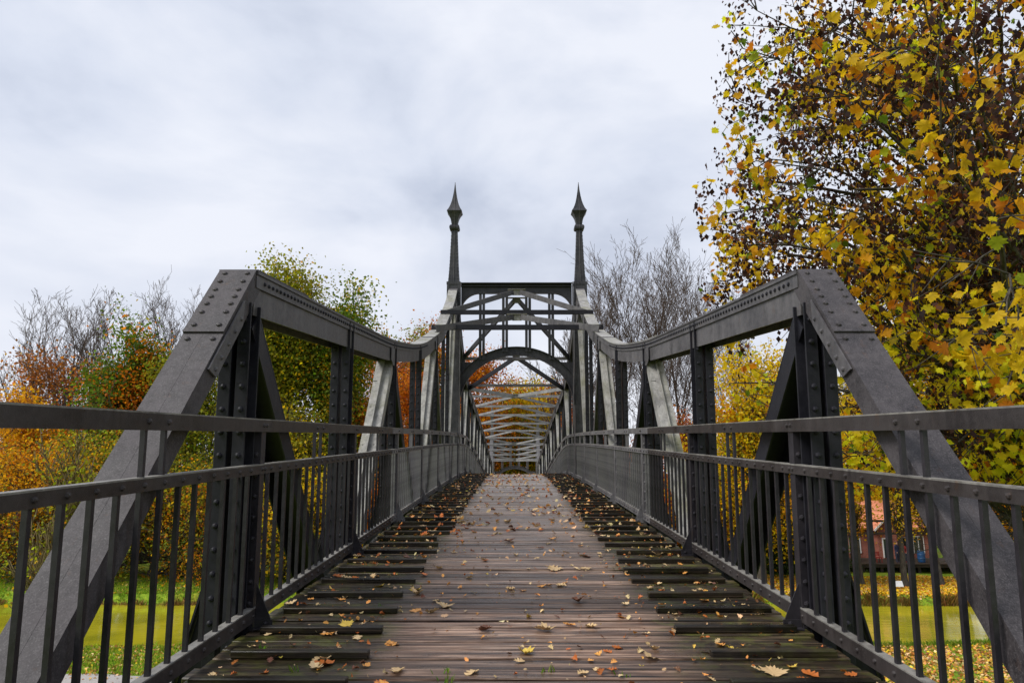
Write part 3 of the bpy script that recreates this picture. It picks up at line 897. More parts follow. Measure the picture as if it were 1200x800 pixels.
# ------------------------------------------------------------------ fallen leaves on the deck
def leaf_mesh(name, outline, col, seed, curl, fold, m):
    V, Fc = fan(outline, fold, curl, seed)
    r = np.random.RandomState(seed)
    V[:, 2] += .05 * np.sin(V[:, 0] * 9 + seed) + .04 * np.sin(V[:, 1] * 8 + seed * 2)
    V[:, 2] -= V[:, 2].min()
    return np_mesh(name, V, Fc, m, np.clip(np.array(col)[None] * (1 + r.normal(size=(len(V), 1)) * .12), 0, 1))
TAN = (.58, .40, .20); PALE = (.70, .50, .26); OCHRE = (.66, .30, .07); FOX = (.46, .13, .025); LEMON = (.60, .42, .07); DARKL = (.13, .05, .025)
kinds = [('pale tan lobed oak leaf', OAK, PALE), ('tan lobed oak leaf', OAK, TAN), ('ochre lobed oak leaf', OAK, OCHRE), ('fox brown curled oak leaf', OAK, FOX),
         ('pale dry maple leaf', MAPLE, TAN), ('yellow maple leaf', MAPLE, LEMON), ('dark brown curled maple leaf', MAPLE, DARKL)]
lw = [14, 24, 24, 18, 9, 3.5, 7.5]
lmesh = {}
for ki, (nm, ol, colr) in enumerate(kinds):
    lmesh[ki] = [leaf_mesh('fallen_leaf', ol, colr, 10 * ki + j, .35 + .5 * j / 3, .25 + .25 * j, M['dry_leaf']) for j in range(3)]
rng = random.Random(11)
def zone(x, y):
    a = 'beside the left railing' if x < -1.25 else 'among the left battens' if x < -.8 else 'left of the deck centre' if x < 0 else \
        'right of the deck centre' if x < .8 else 'among the right battens' if x < 1.25 else 'beside the right railing'
    b = 'nearest the viewer' if y < 3.6 else 'a few steps ahead' if y < 5.2 else 'near the second post' if y < 7.5 else 'further up'
    return a, b
placed = []
for i in range(285):
    u = rng.random()
    y = 2.75 + 9.5 * u ** 1.5
    x = rng.uniform(-1.6, 1.6)
    if rng.random() < .22:
        x = math.copysign(rng.uniform(.85, 1.62), rng.choice((-1, 1)))
    if i % 7 == 0 and placed:
        px_, py_ = rng.choice(placed); x, y = px_ + rng.uniform(-.1, .1), py_ + rng.uniform(-.08, .08)
    x = max(-1.62, min(1.62, x)); placed.append((x, y))
    ki = rng.choices(range(7), lw)[0]; sz = rng.uniform(.05, .105) * (1.25 if ki >= 4 else 1.0)
    if rng.random() < .10 and ki != 5: sz *= 1.4
    if ki == 5: sz *= .75
    onb = abs(x) > .88 and ((y - 2.50) % .459) < .05
    p = to_world((x, y, dz(y) + (.045 if onb else .004)))
    o = bpy.data.objects.new('fallen_leaf', rng.choice(lmesh[ki])); C.objects.link(o)
    o.location = p; o.rotation_euler = (SLOPE + rng.uniform(-.2, .2), rng.uniform(-.2, .2), rng.uniform(0, 2 * PI)); o.scale = (sz, sz, sz * rng.uniform(.5, 1.0))
    a, b = zone(x, y)
    tag(o, f'{kinds[ki][0]} on planks {a}, {b}', 'leaf', kinds[ki][0].replace('leaf', 'leaves') + f' {a}, {b}')
rs = np.random.RandomState(4)
n = 5200
yy = 2.6 + 21.5 * rs.rand(n) ** .9; xx = np.where(rs.rand(n) < .40, np.sign(rs.rand(n) - .5) * rs.uniform(.85, 1.65, n), rs.uniform(-1.6, 1.6, n))
small = rs.uniform(.014, .055, n) * rs.uniform(.6, 1.1, n); farm = yy > 8; small[farm] = rs.uniform(.035, .11, farm.sum())
keep = rs.rand(n) < np.where(farm, .40, .8)
yy, xx, small = yy[keep], xx[keep], small[keep]
pts = np.array([to_world((x, y, dz(y) + .012)) for x, y in zip(xx, yy)])
V, Fc, cc = scatter(pts, small, pick(rs, len(pts), [(3, TAN), (1.4, PALE), (3, OCHRE), (2.6, FOX), (.5, LEMON), (1.5, DARKL)]), OAK, rs, .3, .5, 'flat', flat=.4)
np_obj('leaf_litter', np_mesh('leaf_litter', V, Fc, M['dry_leaf'], cc), None, 'stuff')
tag(bpy.data.objects['leaf_litter'], 'scraps of dry leaf and small fallen leaves scattered over the deck boards', 'leaves')
# little tufts of grass and moss between the boards
def blades(pts, h, rs, per=7, w=.006, spread=.04):
    V = []; n = len(pts)
    P = np.repeat(pts, per, axis=0); P[:, :2] += rs.normal(size=(n * per, 2)) * spread
    d = rs.normal(size=(n * per, 2)); d /= np.linalg.norm(d, axis=1)[:, None]
    hh = np.repeat(h, per) * rs.uniform(.5, 1.2, n * per)
    side = np.stack([-d[:, 1], d[:, 0], 0 * hh], 1) * w; lean = np.stack([d[:, 0], d[:, 1], 0 * hh], 1)
    up = np.array([0, 0, 1.])
    a = P - side; b = P + side; c = P + up * (hh * .6)[:, None] + lean * (hh * .25)[:, None] + side * .7; e = P + up * (hh * .6)[:, None] + lean * (hh * .25)[:, None] - side * .7
    t = P + up * hh[:, None] + lean * (hh * .6)[:, None]
    V = np.stack([a, b, c, t, e], 1).reshape(-1, 3); Fc = np.arange(n * per * 5).reshape(-1, 5)
    return V, Fc, n * per
tl = [(-.42, 3.62), (-.40, 3.48), (.47, 3.56), (-.5, 3.28), (-.36, 3.34), (.1, 3.64), (-1.2, 3.64), (1.3, 3.38), (-1.5, 4.0), (1.5, 4.4), (1.2, 4.85), (-1.0, 4.9)]
pts = np.array([to_world((x, y + .0, dz(y) - .01)) for x, y in tl])
V, Fc, nb = blades(pts, np.full(len(pts), .045), rs, 9, .004, .02)
o = np_obj('grass_sprouts', np_mesh('grass_sprouts', V, Fc, M['leaf'], np.repeat(pick(rs, nb, [(1, (.12, .28, .02)), (1, (.2, .3, .03))]), 5, axis=0)), None, 'stuff')
tag(o, 'tiny green grass sprouts growing in the gaps between deck boards', 'grass')

# ------------------------------------------------------------------ land and water
def at(px, py, Y):
    """world point seen at photo pixel (px,py), at distance Y up the river direction"""
    u = (px - 600) / 800.0; v = (400 - py) / 800.0
    d = Vector((u, math.cos(PITCH) - v * math.sin(PITCH), math.sin(PITCH) + v * math.cos(PITCH)))
    d = Matrix.Rotation(.0025, 3, 'Z') @ d
    return Vector((CAMX, 0, CAMZ)) + d * (Y / d.y)
WZ = -.62
def bank_near(x): return 37.6 + .9 * math.sin(x * .07 + .5) + .35 * math.sin(x * .31) - (.03 * x if x > 0 else 0)
def bank_far(x): return 51.6 + .6 * math.sin(x * .09 + 1.2) + .3 * math.sin(x * .4 + 2) - (.028 * x if x > 0 else 0)
def gz(x, y):
    """ground height"""
    a, b = bank_near(x), bank_far(x)
    und = .10 * math.sin(x * .13) * math.cos(y * .11) + .05 * math.sin(x * .5 + y * .37)
    g = und
    if y < 8:      # the ramp that carries the path up to the bridge
        t = min(max((1.6 - y) / 2.4, 0), 1); wdt = min(max((9.5 - abs(x)) / 6.5, 0), 1); g += 6.2 * t * wdt * (1 if y > -40 else 0)
        if y < -12: g -= 6.2 * wdt * min((-12 - y) / 40, 1) * (1 if y > -40 else 0)
    if y > 56:
        t = min(max((y - 58) / 4, 0), 1); wdt = min(max((8.5 - abs(x)) / 6, 0), 1); g += 4.9 * t * wdt * max(0, 1 - max(0, y - 66) / 60)
        g += .018 * (y - 56) if y < 140 else 1.5
    edge = 1.1
    if a - edge < y < b + edge:
        bed = -1.6
        if y < a + .5: t = (y - (a - edge)) / (edge + .5); g = g * (1 - t) + bed * t
        elif y > b - .5: t = ((b + edge) - y) / (edge + .5); g = g * (1 - t) + bed * t
        else: g = bed
    return g
xs = sorted(set([round(v, 2) for v in list(np.arange(-60, 60.1, 1.0)) + [-1500, -900, -500, -300, -200, -140, -100, -80, 80, 100, 140, 200, 300, 500, 900, 1500]]))
ys = sorted(set([round(v, 2) for v in list(np.arange(-14, 26, 1.0)) + list(np.arange(26, 70, .5)) + list(np.arange(70, 150, 4.0)) + [-400, -150, -80, -60, -41, -39, -25, 180, 250, 400, 700, 1200, 2200]]))
V = np.array([(x, y, gz(x, y)) for y in ys for x in xs]); nx = len(xs)
Fc = np.array([(j * nx + i, j * nx + i + 1, (j + 1) * nx + i + 1, (j + 1) * nx + i) for j in range(len(ys) - 1) for i in range(nx - 1)])
o = np_obj('ground', np_mesh('ground', V, Fc, M['ground']), None, 'structure')
for p in o.data.polygons: p.use_smooth = True
wx = list(np.arange(-1500, 1501, 60.)); V = np.array([(x, y, WZ) for y in (34.0, 45., 55.5) for x in wx]); nx = len(wx)
Fc = np.array([(j * nx + i, j * nx + i + 1, (j + 1) * nx + i + 1, (j + 1) * nx + i) for j in range(2) for i in range(nx - 1)])
np_obj('water', np_mesh('water', V, Fc, M['water']), None, 'structure')
# gravel path along the near bank on the left
pv = []; cl = []
for x in np.arange(-60, -5.9, 1.0):
    yc = 29.0 + .2 * math.sin(x * .2)
    for w_ in (-1.5, -.75, .0, .75, 1.5): pv.append((x, yc + w_ * (1 + .08 * math.sin(x * 1.7)), gz(x, yc + w_) + .04))
n5 = len(pv) // 5
Fc = np.array([(i * 5 + k, i * 5 + 5 + k, i * 5 + 6 + k, i * 5 + 1 + k) for i in range(n5 - 1) for k in range(4)])
np_obj('path', np_mesh('path', np.array(pv), Fc, M['gravel']), None, 'structure')

# abutment under the near end
ab = MB(); rgb = random.Random(3)
ab.box(-2.6, 2.6, -6, .62, .0, 6.2)
abut = empty('stone_abutment'); tag(abut, 'pale stone abutment carrying the near end of the bridge', 'abutment')
abo = ab.build('core', M['stone'], abut)
for r_ in range(14):
    for c_ in range(9):
        x0 = -2.6 + c_ * .578 + (.29 if r_ % 2 else 0); x1 = min(x0 + .565, 2.6)
        if x1 - x0 < .1: continue
        m = MB(); m.box(x0, x1, .6205, .66 + rgb.uniform(0, .02), .02 + r_ * .44, .02 + r_ * .44 + .425); m.build('stone', M['stone'], abut)
pier = None
for yp_, nm in ((YP1, 'pier on the near bank under the first portal'), (YP2, 'pier on the far bank under the second portal')):
    w_ = to_world((0, yp_, dz(yp_) + BOT - .27))
    pr = empty('stone_pier', (0, w_.y, 0)); tag(pr, 'stone block ' + nm, 'pier')
    m = MB(); m.box(-2.5, 2.5, -.6, .6, -1.8, w_.z - .02); m.build('shaft', M['stone'], pr)
    m = MB(); m.box(-2.7, 2.7, -.75, .75, w_.z - .30, w_.z - .0195); m.build('cap', M['stone'], pr)

# ------------------------------------------------------------------ trees
def tubes(seg, sides=4):
    """seg array (n,8): p0 p1 r0 r1"""
    seg = np.array(seg); p0, p1, r0, r1 = seg[:, :3], seg[:, 3:6], seg[:, 6], seg[:, 7]
    d = p1 - p0; d /= np.linalg.norm(d, axis=1)[:, None] + 1e-9
    ref = np.where(np.abs(d[:, 2:3]) > .9, np.array([[1., 0, 0]]), np.array([[0, 0, 1.]]))
    u = np.cross(d, ref); u /= np.linalg.norm(u, axis=1)[:, None]; v = np.cross(d, u)
    n = len(seg); V = np.zeros((n, 2 * sides, 3))
    for k in range(sides):
        a = 2 * PI * k / sides; o_ = u * math.cos(a) + v * math.sin(a)
        V[:, k] = p0 + o_ * r0[:, None]; V[:, sides + k] = p1 + o_ * r1[:, None]
    Fc = np.array([(k, (k + 1) % sides, sides + (k + 1) % sides, sides + k) for k in range(sides)])
    Fo = (Fc[None] + (np.arange(n) * 2 * sides)[:, None, None]).reshape(-1, 4)
    return V.reshape(-1, 3), Fo

def grow(rg, p, d, length, r, level, maxl, spec, segs, tips):
    """recursive limb"""
    nseg = 6 if level == 0 else (4 if level == 1 else 3 if level == 2 else 2)
    st = length / nseg; pos = Vector(p); dr = Vector(d).normalized(); rr = r
    taper = spec['taper'][level]
    pts = [pos.copy()]
    for k in range(nseg):
        w = spec['wob'] * (.35 if level == 0 else 1)
        dr = (dr + Vector((rg.gauss(0, w), rg.gauss(0, w), rg.gauss(0, w) + spec['up'] * (.0 if level == 0 else .10)))).normalized()
        np_ = pos + dr * st; rn = max(r * (1 - (1 - taper) * (k + 1) / nseg), spec['rmin'])
        segs.append((*pos, *np_, rr, rn)); pos = np_; rr = rn; pts.append(pos.copy())
        if level < maxl:
            t = (k + 1) / nseg
            if level == 0 and t < spec['bare']: continue
            m = spec['kids'][level]; cnt = int(m) + (1 if rg.random() < m - int(m) else 0)
            for c in range(cnt):
                az = rg.uniform(0, 2 * PI)
                ref = Vector((0, 0, 1)) if abs(dr.z) < .9 else Vector((1, 0, 0))
                u = dr.cross(ref).normalized(); v = dr.cross(u)
                ang = spec['ang'][level] * rg.uniform(.7, 1.25)
                nd = dr * math.cos(ang) + (u * math.cos(az) + v * math.sin(az)) * math.sin(ang)
                shape = 1.0
                if level == 0: shape = spec['shape'](t)
                q = pts[-2].lerp(pts[-1], rg.random())
                grow(rg, q, nd, length * spec['len'][level] * shape * rg.uniform(.75, 1.2), max(rr * spec['rad'][level], spec['rmin']), level + 1, maxl, spec, segs, tips)
    if level >= maxl - 1: tips.append((pos.copy(), level))
    if level == maxl:
        for q in pts[1:-1]: tips.append((q, level))

BARE = dict(taper=[.25, .35, .4, .5, .6], wob=.07, up=1.3, rmin=.018, bare=.28, kids=[2.3, 1.9, 2.0, 1.7], ang=[.42, .46, .55, .65], len=[.52, .46, .42, .42], rad=[.5, .55, .6, .65], shape=lambda t: 1.25 - .55 * t)
BROAD = dict(taper=[.3, .35, .4, .5, .6], wob=.13, up=.6, rmin=.02, bare=.22, kids=[3.6, 2.2, 2.0, 1.6], ang=[.95, .65, .6, .6], len=[.42, .50, .52, .5], rad=[.42, .55, .6, .65], shape=lambda t: 1.2 - .65 * t)
UPRIGHT = dict(taper=[.25, .3, .4, .5, .6], wob=.09, up=1.6, rmin=.02, bare=.18, kids=[4.0, 2.4, 2.0, 1.6], ang=[.50, .45, .5, .6], len=[.40, .42, .5, .5], rad=[.42, .55, .6, .65], shape=lambda t: 1.0 - .30 * t)
BUSH = dict(taper=[.3, .35, .4, .5, .6], wob=.16, up=.5, rmin=.015, bare=.02, kids=[4.5, 2.4, 2.0, 1.6], ang=[1.1, .7, .6, .6], len=[.62, .50, .52, .5], rad=[.5, .55, .6, .65], shape=lambda t: 1.15 - .5 * t)

COLUMN = dict(UPRIGHT, kids=[6.0, 2.6, 2.0, 1.5], len=[.22, .45, .5, .5], ang=[.50, .5, .5, .6], shape=lambda t: 1.2 - .15 * t)
NARROW = dict(BROAD, ang=[.75, .6, .6, .6], len=[.34, .5, .52, .5], kids=[4.2, 2.2, 2.0, 1.6])
def tree(name, label, cat, base, H, spec, seed, palette=None, leaves=0, size=.3, spread=.6, levels=3, r=None, bark='bark', group=None, lean=(0, 0), tilt='any', outline=DIAM, crown_name='crown', dropout=.15):
    rg = random.Random(seed); rs = np.random.RandomState(seed)
    root = empty(name, base); tag(root, label, cat, group)
    segs, tips = [], []
    R = r or H * .021
    grow(rg, Vector((0, 0, -.2)), Vector((lean[0], lean[1], 1)), H * (.86 if spec is not BUSH else .7), R, 0, levels, spec, segs, tips)
    # bring the grown tree to the height asked for
    top_ = np.percentile([t[0].z for t in tips], 97.5) if spec is BARE else max(t[0].z for t in tips) + spread * 1.1
    k_ = H / top_
    segs = [tuple(q * k_ if i_ < 6 else q for i_, q in enumerate(sg)) for sg in segs]; tips = [(t[0] * k_, t[1]) for t in tips]
    # root flare
    segs.append((0, 0, -.25, 0, 0, .5, R * 1.5, R * 1.02))
    segs = np.array(segs)
    big = segs[:, 6] > R * .34
    for nm, sel, sd_ in (('trunk', big, 7), ('branches', ~big, 3)):
        if sel.any():
            V, Fc = tubes(segs[sel], sd_); np_obj(nm, np_mesh(nm, V, Fc, M[bark]), root)
    if leaves and palette:
        leaves = int(leaves * 1.9); size *= 1.02; spread *= 1.15
        tp = np.array([t[0][:] for t in tips])
        # patchy colour: each limb region leans to one of the palette colours
        keepm = rs.rand(len(tp)) > dropout; tp = tp[keepm]
        wt = .35 + (tp[:, 2] / H) ** 2 * (2.2 if spec is COLUMN else .5); idx = rs.choice(len(tp), leaves, p=wt / wt.sum())
        P = tp[idx] + rs.normal(size=(leaves, 3)) * spread * np.array([1, 1, .75])
        P[:, 2] = np.maximum(P[:, 2], .15)
        w = np.array([p[0] for p in palette], float); w /= w.sum()
        fr = rs.normal(size=(len(palette), 3)) * 5.0 / H; ph = rs.rand(len(palette)) * 6.28
        score = np.sin(P @ fr.T + ph) * 0.9 + rs.normal(size=(leaves, len(palette))) * .55 + np.log(w + 1e-6) * .9
        ci = score.argmax(1)
        c = np.array([p[1] for p in palette])[ci]
        c = np.clip(c * (1 + rs.normal(size=(leaves, 1)) * .22) * (1 + rs.normal(size=(leaves, 3)) * .07), .004, .85)
        V, Fc, cc = scatter(P, size * rs.uniform(.55, 1.25, leaves), c, outline, rs, tilt=tilt)
        np_obj(crown_name, np_mesh(crown_name, V, Fc, M['leaf'], cc), root, 'stuff' if False else None)
    return root
def tb(px, Y, dzz=0.0):
    p = at(px, 560, Y); return (p.x, p.y, gz(p.x, p.y) + dzz)
def th(py, Y): return max(at(600, py, Y).z - .3, 1.5)

# left of the bridge, far bank and beyond
bare_l = [(28, 368, 84, 'leftmost bare tree on the skyline, its twigs spreading over a rusty oak'), (66, 355, 80, 'tall bare tree second from the left behind the rusty oak'),
          (98, 362, 82, 'bare tree third from the left on the skyline beside the green and orange oak'), (122, 372, 88, 'thin bare tree between the open gap of sky and the green and orange oak'),
          (172, 352, 92, 'bare treetop showing above the green and orange oak'), (208, 352, 90, 'bare treetop beside the slanting iron end post')]
for k, (px, py, Y, lab) in enumerate(bare_l):
    tree('bare_tree', lab, 'tree', tb(px, Y), th(py, Y), BARE, 20 + k, levels=4, bark='bark_grey', group='bare trees on the left skyline')
tree('oak_tree', 'rust orange oak with thin foliage below the bare trees at far left', 'tree', tb(52, 74), th(402, 74), BROAD, 31, [(4, (.34, .12, .025)), (2, ORG), (1, GOLD), (2, (.25, .11, .03))], 3300, .34, .85, bark='bark_grey')
tree('oak_tree', 'low orange oak at the far left edge above the railing', 'tree', tb(4, 70), th(455, 70), BROAD, 32, [(3, (.34, .12, .025)), (3, GOLD), (1, YEL), (1, OLIVE)], 5200, .32, .8)
tree('oak_tree', 'green and orange oak left of the slanting end post', 'tree', tb(170, 68), th(362, 68), dict(NARROW, len=[.40, .5, .52, .5]), 33, [(5, GRN), (2.2, OLIVE), (2.2, ORG), (1, GOLD), (1, DGRN)], 11500, .33, .85)
tree('oak_tree', 'green oak standing behind the slanting end post and first truss post', 'tree', tb(238, 66), th(400, 66), BROAD, 34, [(5, GRN), (3, OLIVE), (2, GOLD), (1, DGRN)], 8500, .33, .85)
tree('hornbeam_tree', 'tall upright green and gold tree, left one of the pair above the left truss', 'tree', tb(348, 60), th(300, 60), COLUMN, 35, [(5, OLIVE), (2, YEL), (2.5, GRN), (1, GOLD)], 24000, .29, .8, dropout=.03)
tree('hornbeam_tree', 'tall upright green and gold tree, right one of the pair above the left truss', 'tree', tb(396, 61), th(316, 61), COLUMN, 36, [(5, OLIVE), (2, YEL), (2.5, GRN), (1.4, GOLD)], 21000, .29, .8, dropout=.03)
tree('oak_tree', 'copper red tree with twiggy top left of the portal', 'tree', tb(468, 82), th(368, 82), BROAD, 37, [(4, RUST), (3, ORG), (1, (.4, .13, .05))], 5200, .33, .9, bark='bark_grey')
tree('oak_tree', 'small green topped tree peeping beside the portal on its left', 'tree', tb(514, 84), th(380, 84), UPRIGHT, 38, [(3, OLIVE), (2, GRN), (1, GOLD), (1.4, ORG)], 5500, .32, .7)
tree('bare_tree', 'slim bare tree seen between the second and third truss posts on the left', 'tree', tb(424, 66), th(412, 66), BARE, 39, levels=4, bark='bark_grey')
tree('oak_tree', 'bright orange tree behind the third left truss panel', 'tree', tb(436, 64), th(452, 64), BROAD, 40, [(5, ORG), (3, GOLD), (1, RUST)], 7500, .3, .75)
tree('oak_tree', 'deep orange oak behind the left portal column', 'tree', tb(500, 72), th(420, 72), BROAD, 41, [(5, ORG), (3, RUST), (1, GOLD)], 9000, .3, .8)
# seen through the portal
tree('oak_tree', 'orange oak showing through the left half of the portal arch', 'tree', tb(548, 86), th(418, 86), BROAD, 42, [(5, ORG), (3, RUST), (1, GOLD)], 7500, .32, .8)
tree('oak_tree', 'yellow and green tree closing the view through the bridge', 'tree', tb(598, 98), th(462, 98), BROAD, 43, [(4, OLIVE), (4, YEL), (3, LIME), (2, GOLD)], 10000, .34, 1.0)
tree('oak_tree', 'rusty tree in the right half of the portal opening', 'tree', tb(640, 92), th(462, 92), BROAD, 44, [(2, RUST), (3, ORG), (3, OLIVE), (3, YEL)], 8500, .34, .9)
tree('oak_tree', 'low orange tree left of the yellow tree at the far end of the bridge', 'tree', tb(572, 94), th(478, 94), BROAD, 45, [(4, ORG), (3, OLIVE), (3, GOLD)], 7000, .34, .9)
tree('bare_tree', 'bare tree behind the right half of the portal arch', 'tree', tb(668, 84), th(398, 84), BARE, 46, levels=4, bark='bark_grey')
# right skyline
bare_r = [(704, 330, 84, 'bare tree just right of the right spire, lowest of the row'), (738, 298, 78, 'bare tree with a straight stout trunk right of the right spire'),
          (772, 294, 80, 'tallest bare tree in the middle of the right hand row'), (806, 302, 82, 'bare tree above the dip of the right truss chord'),
          (836, 318, 86, 'bare tree partly behind the tip of the maple branch'), (880, 352, 88, 'bare tree behind the yellow tree on the right')]
for k, (px, py, Y, lab) in enumerate(bare_r):
    tree('bare_tree', lab, 'tree', tb(px, Y), th(py, Y), BARE, 60 + k, levels=4, bark='bark_grey', group='bare trees on the right skyline', r=.36 if k in (1, 2) else .27)
tree('beech_tree', 'low rusty beech at the foot of the bare trees on the right', 'tree', tb(790, 72), th(476, 72), BROAD, 70, [(4, RUST), (2, ORG), (1, BRN)], 5200, .3, .8)
tree('beech_tree', 'rust brown beech behind the right portal column', 'tree', tb(712, 74), th(462, 74), BROAD, 71, [(4, RUST), (3, ORG), (1, OLIVE)], 5200, .3, .8)
tree('maple_tree', 'thin yellow maple behind the first right truss panel', 'tree', tb(884, 54), th(392, 54), UPRIGHT, 72, [(5, YEL), (2, OLIVE), (1.5, GOLD)], 6200, .26, .8, dropout=.3)
tree('maple_tree', 'bushy yellow maple below the right truss chord', 'tree', tb(862, 57), th(456, 57), BROAD, 73, [(5, YEL), (2, GOLD), (1.5, OLIVE)], 10000, .25, .7)
tree('maple_tree', 'yellow maple between the two heavy right truss members', 'tree', tb(936, 55), th(440, 55), BROAD, 74, [(5, YEL), (3, GOLD), (1.5, OLIVE)], 9500, .25, .7)
tree('maple_tree', 'golden maple rising behind the brick house', 'tree', tb(1010, 78), th(430, 78), BROAD, 75, [(5, YEL), (3, GOLD), (1, ORG)], 9000, .32, .9)
tree('maple_tree', 'orange and yellow maple at the far right edge beyond the house', 'tree', tb(1172, 60), th(470, 60), dict(BROAD, bare=.3), 76, [(4, GOLD), (3, ORG), (3, YEL)], 10500, .28, .8)
tree('maple_tree', 'yellow maple right of the house with its crown above the railing', 'tree', tb(1112, 64), th(455, 64), dict(BROAD, bare=.4), 77, [(5, YEL), (3, GOLD), (1, ORG)], 9500, .28, .8)
# trunks with hanging yellow leaves in front of the house
tree('linden_tree', 'slender linden in front of the left end of the house', 'tree', tb(997, 57), th(545, 57), dict(UPRIGHT, bare=.62), 78, [(5, YEL), (3, GOLD)], 950, .2, .5, r=.24)
tree('linden_tree', 'linden trunk standing in front of the middle of the house', 'tree', tb(1047, 56.5), th(520, 56.5), dict(UPRIGHT, bare=.62), 79, [(5, YEL), (3, GOLD)], 1000, .2, .6, r=.26)
tree('linden_tree', 'linden trunk near the right end of the terrace', 'tree', tb(1087, 57), th(530, 57), dict(UPRIGHT, bare=.62), 80, [(5, YEL), (2, GOLD), (1, OLIVE)], 1300, .2, .6, r=.30)
# the low wooded edge on the far left bank
edge = [(-25, 62, 470, [(4, ORG), (3, GOLD), (2, RUST)], 'orange shrubby tree at the extreme left edge of the far bank'),
        (30, 60, 505, [(3, OLIVE), (3, GOLD), (3, ORG), (1, BRN)], 'mixed orange and green bush left of the slanting end post'),
        (78, 58, 488, [(4, GOLD), (3, OLIVE), (2, LIME), (1, ORG)], 'yellow green bushy tree under the bare trees'),
        (130, 58.5, 485, [(4, OLIVE), (3, GOLD), (2, LIME), (1, ORG)], 'green and yellow bushy tree crossed by the slanting end post'),
        (188, 60, 500, [(4, GRN), (3, OLIVE), (2, GOLD)], 'dark green bushy tree behind the end post'),
        (250, 58, 520, [(4, GOLD), (2, OLIVE), (2, ORG), (1, BRN)], 'golden bush behind the first left truss post'),
        (310, 60, 515, [(4, OLIVE), (3, YEL), (1, GRN)], 'yellow green bush under the upright pair of trees'),
        (365, 58, 520, [(4, YEL), (3, OLIVE), (2, GOLD)], 'yellow bush under the right one of the upright trees'),
        (430, 60, 545, [(4, ORG), (3, GOLD)], 'orange bush behind the third left truss panel'),
        (490, 62, 540, [(4, ORG), (3, GOLD), (1, OLIVE)], 'orange bush left of the railings near the portal'),
        (700, 62, 545, [(4, RUST), (2, GOLD)], 'rusty bush right of the portal on the far bank'),
        (760, 60, 545, [(4, RUST), (2, GOLD), (1, OLIVE)], 'rusty bush under the bare trees on the right'),
        (825, 60, 545, [(4, GOLD), (3, YEL), (1, OLIVE)], 'golden bush behind the second right truss post'),
        (905, 62, 596, [(4, DGRN), (2, GRN)], 'dark green clipped bush beside the timber terrace'),
        (950, 64, 590, [(4, GRN), (2, DGRN), (1, OLIVE)], 'green bush left of the brick house')]
for k, (px, Y, py, pal, lab) in enumerate(edge):
    tree('bush', lab, 'bush', tb(px, Y), th(py, Y), BUSH, 100 + k, pal, 5200, .25, .55)
# slim young tree on the near bank, crossing the end post
tree('young_tree', 'slim young tree by the gravel path on the near bank at lower left', 'tree', tb(96, 27), 10.4, UPRIGHT, 130, [(4, OLIVE), (4, GOLD), (2, LIME)], 900, .15, .35, r=.085, bark='bark_tan')

# far wood that closes the horizon
rs = np.random.RandomState(77)
n = 90000
X_ = rs.uniform(-170, 170, n); Yb = rs.uniform(112, 135, n)
hgt = 9.5 + 2.2 * np.sin(X_ * .11) + 1.6 * np.sin(X_ * .37 + 1) + 1.0 * np.sin(X_ * .9)
Zz = hgt * rs.rand(n) ** .8 + .8
wc = np.sin(X_ * .17) + np.sin(X_ * .051 + 2) + rs.normal(size=n) * .6
col_ = np.where(wc[:, None] > .7, np.array(ORG), np.where(wc[:, None] > 0, np.array(OLIVE), np.where(wc[:, None] > -.8, np.array(RUST), np.array(GOLD))))
V, Fc, cc = scatter(np.stack([X_, Yb, Zz], 1), rs.uniform(.4, .9, n), np.clip(col_ * (1 + rs.normal(size=(n, 1)) * .25), .01, .8), DIAM, rs)
o = np_obj('far_wood', np_mesh('far_wood', V, Fc, M['leaf'], cc), None, 'stuff'); tag(o, 'far belt of autumn woodland closing the horizon', 'woodland')

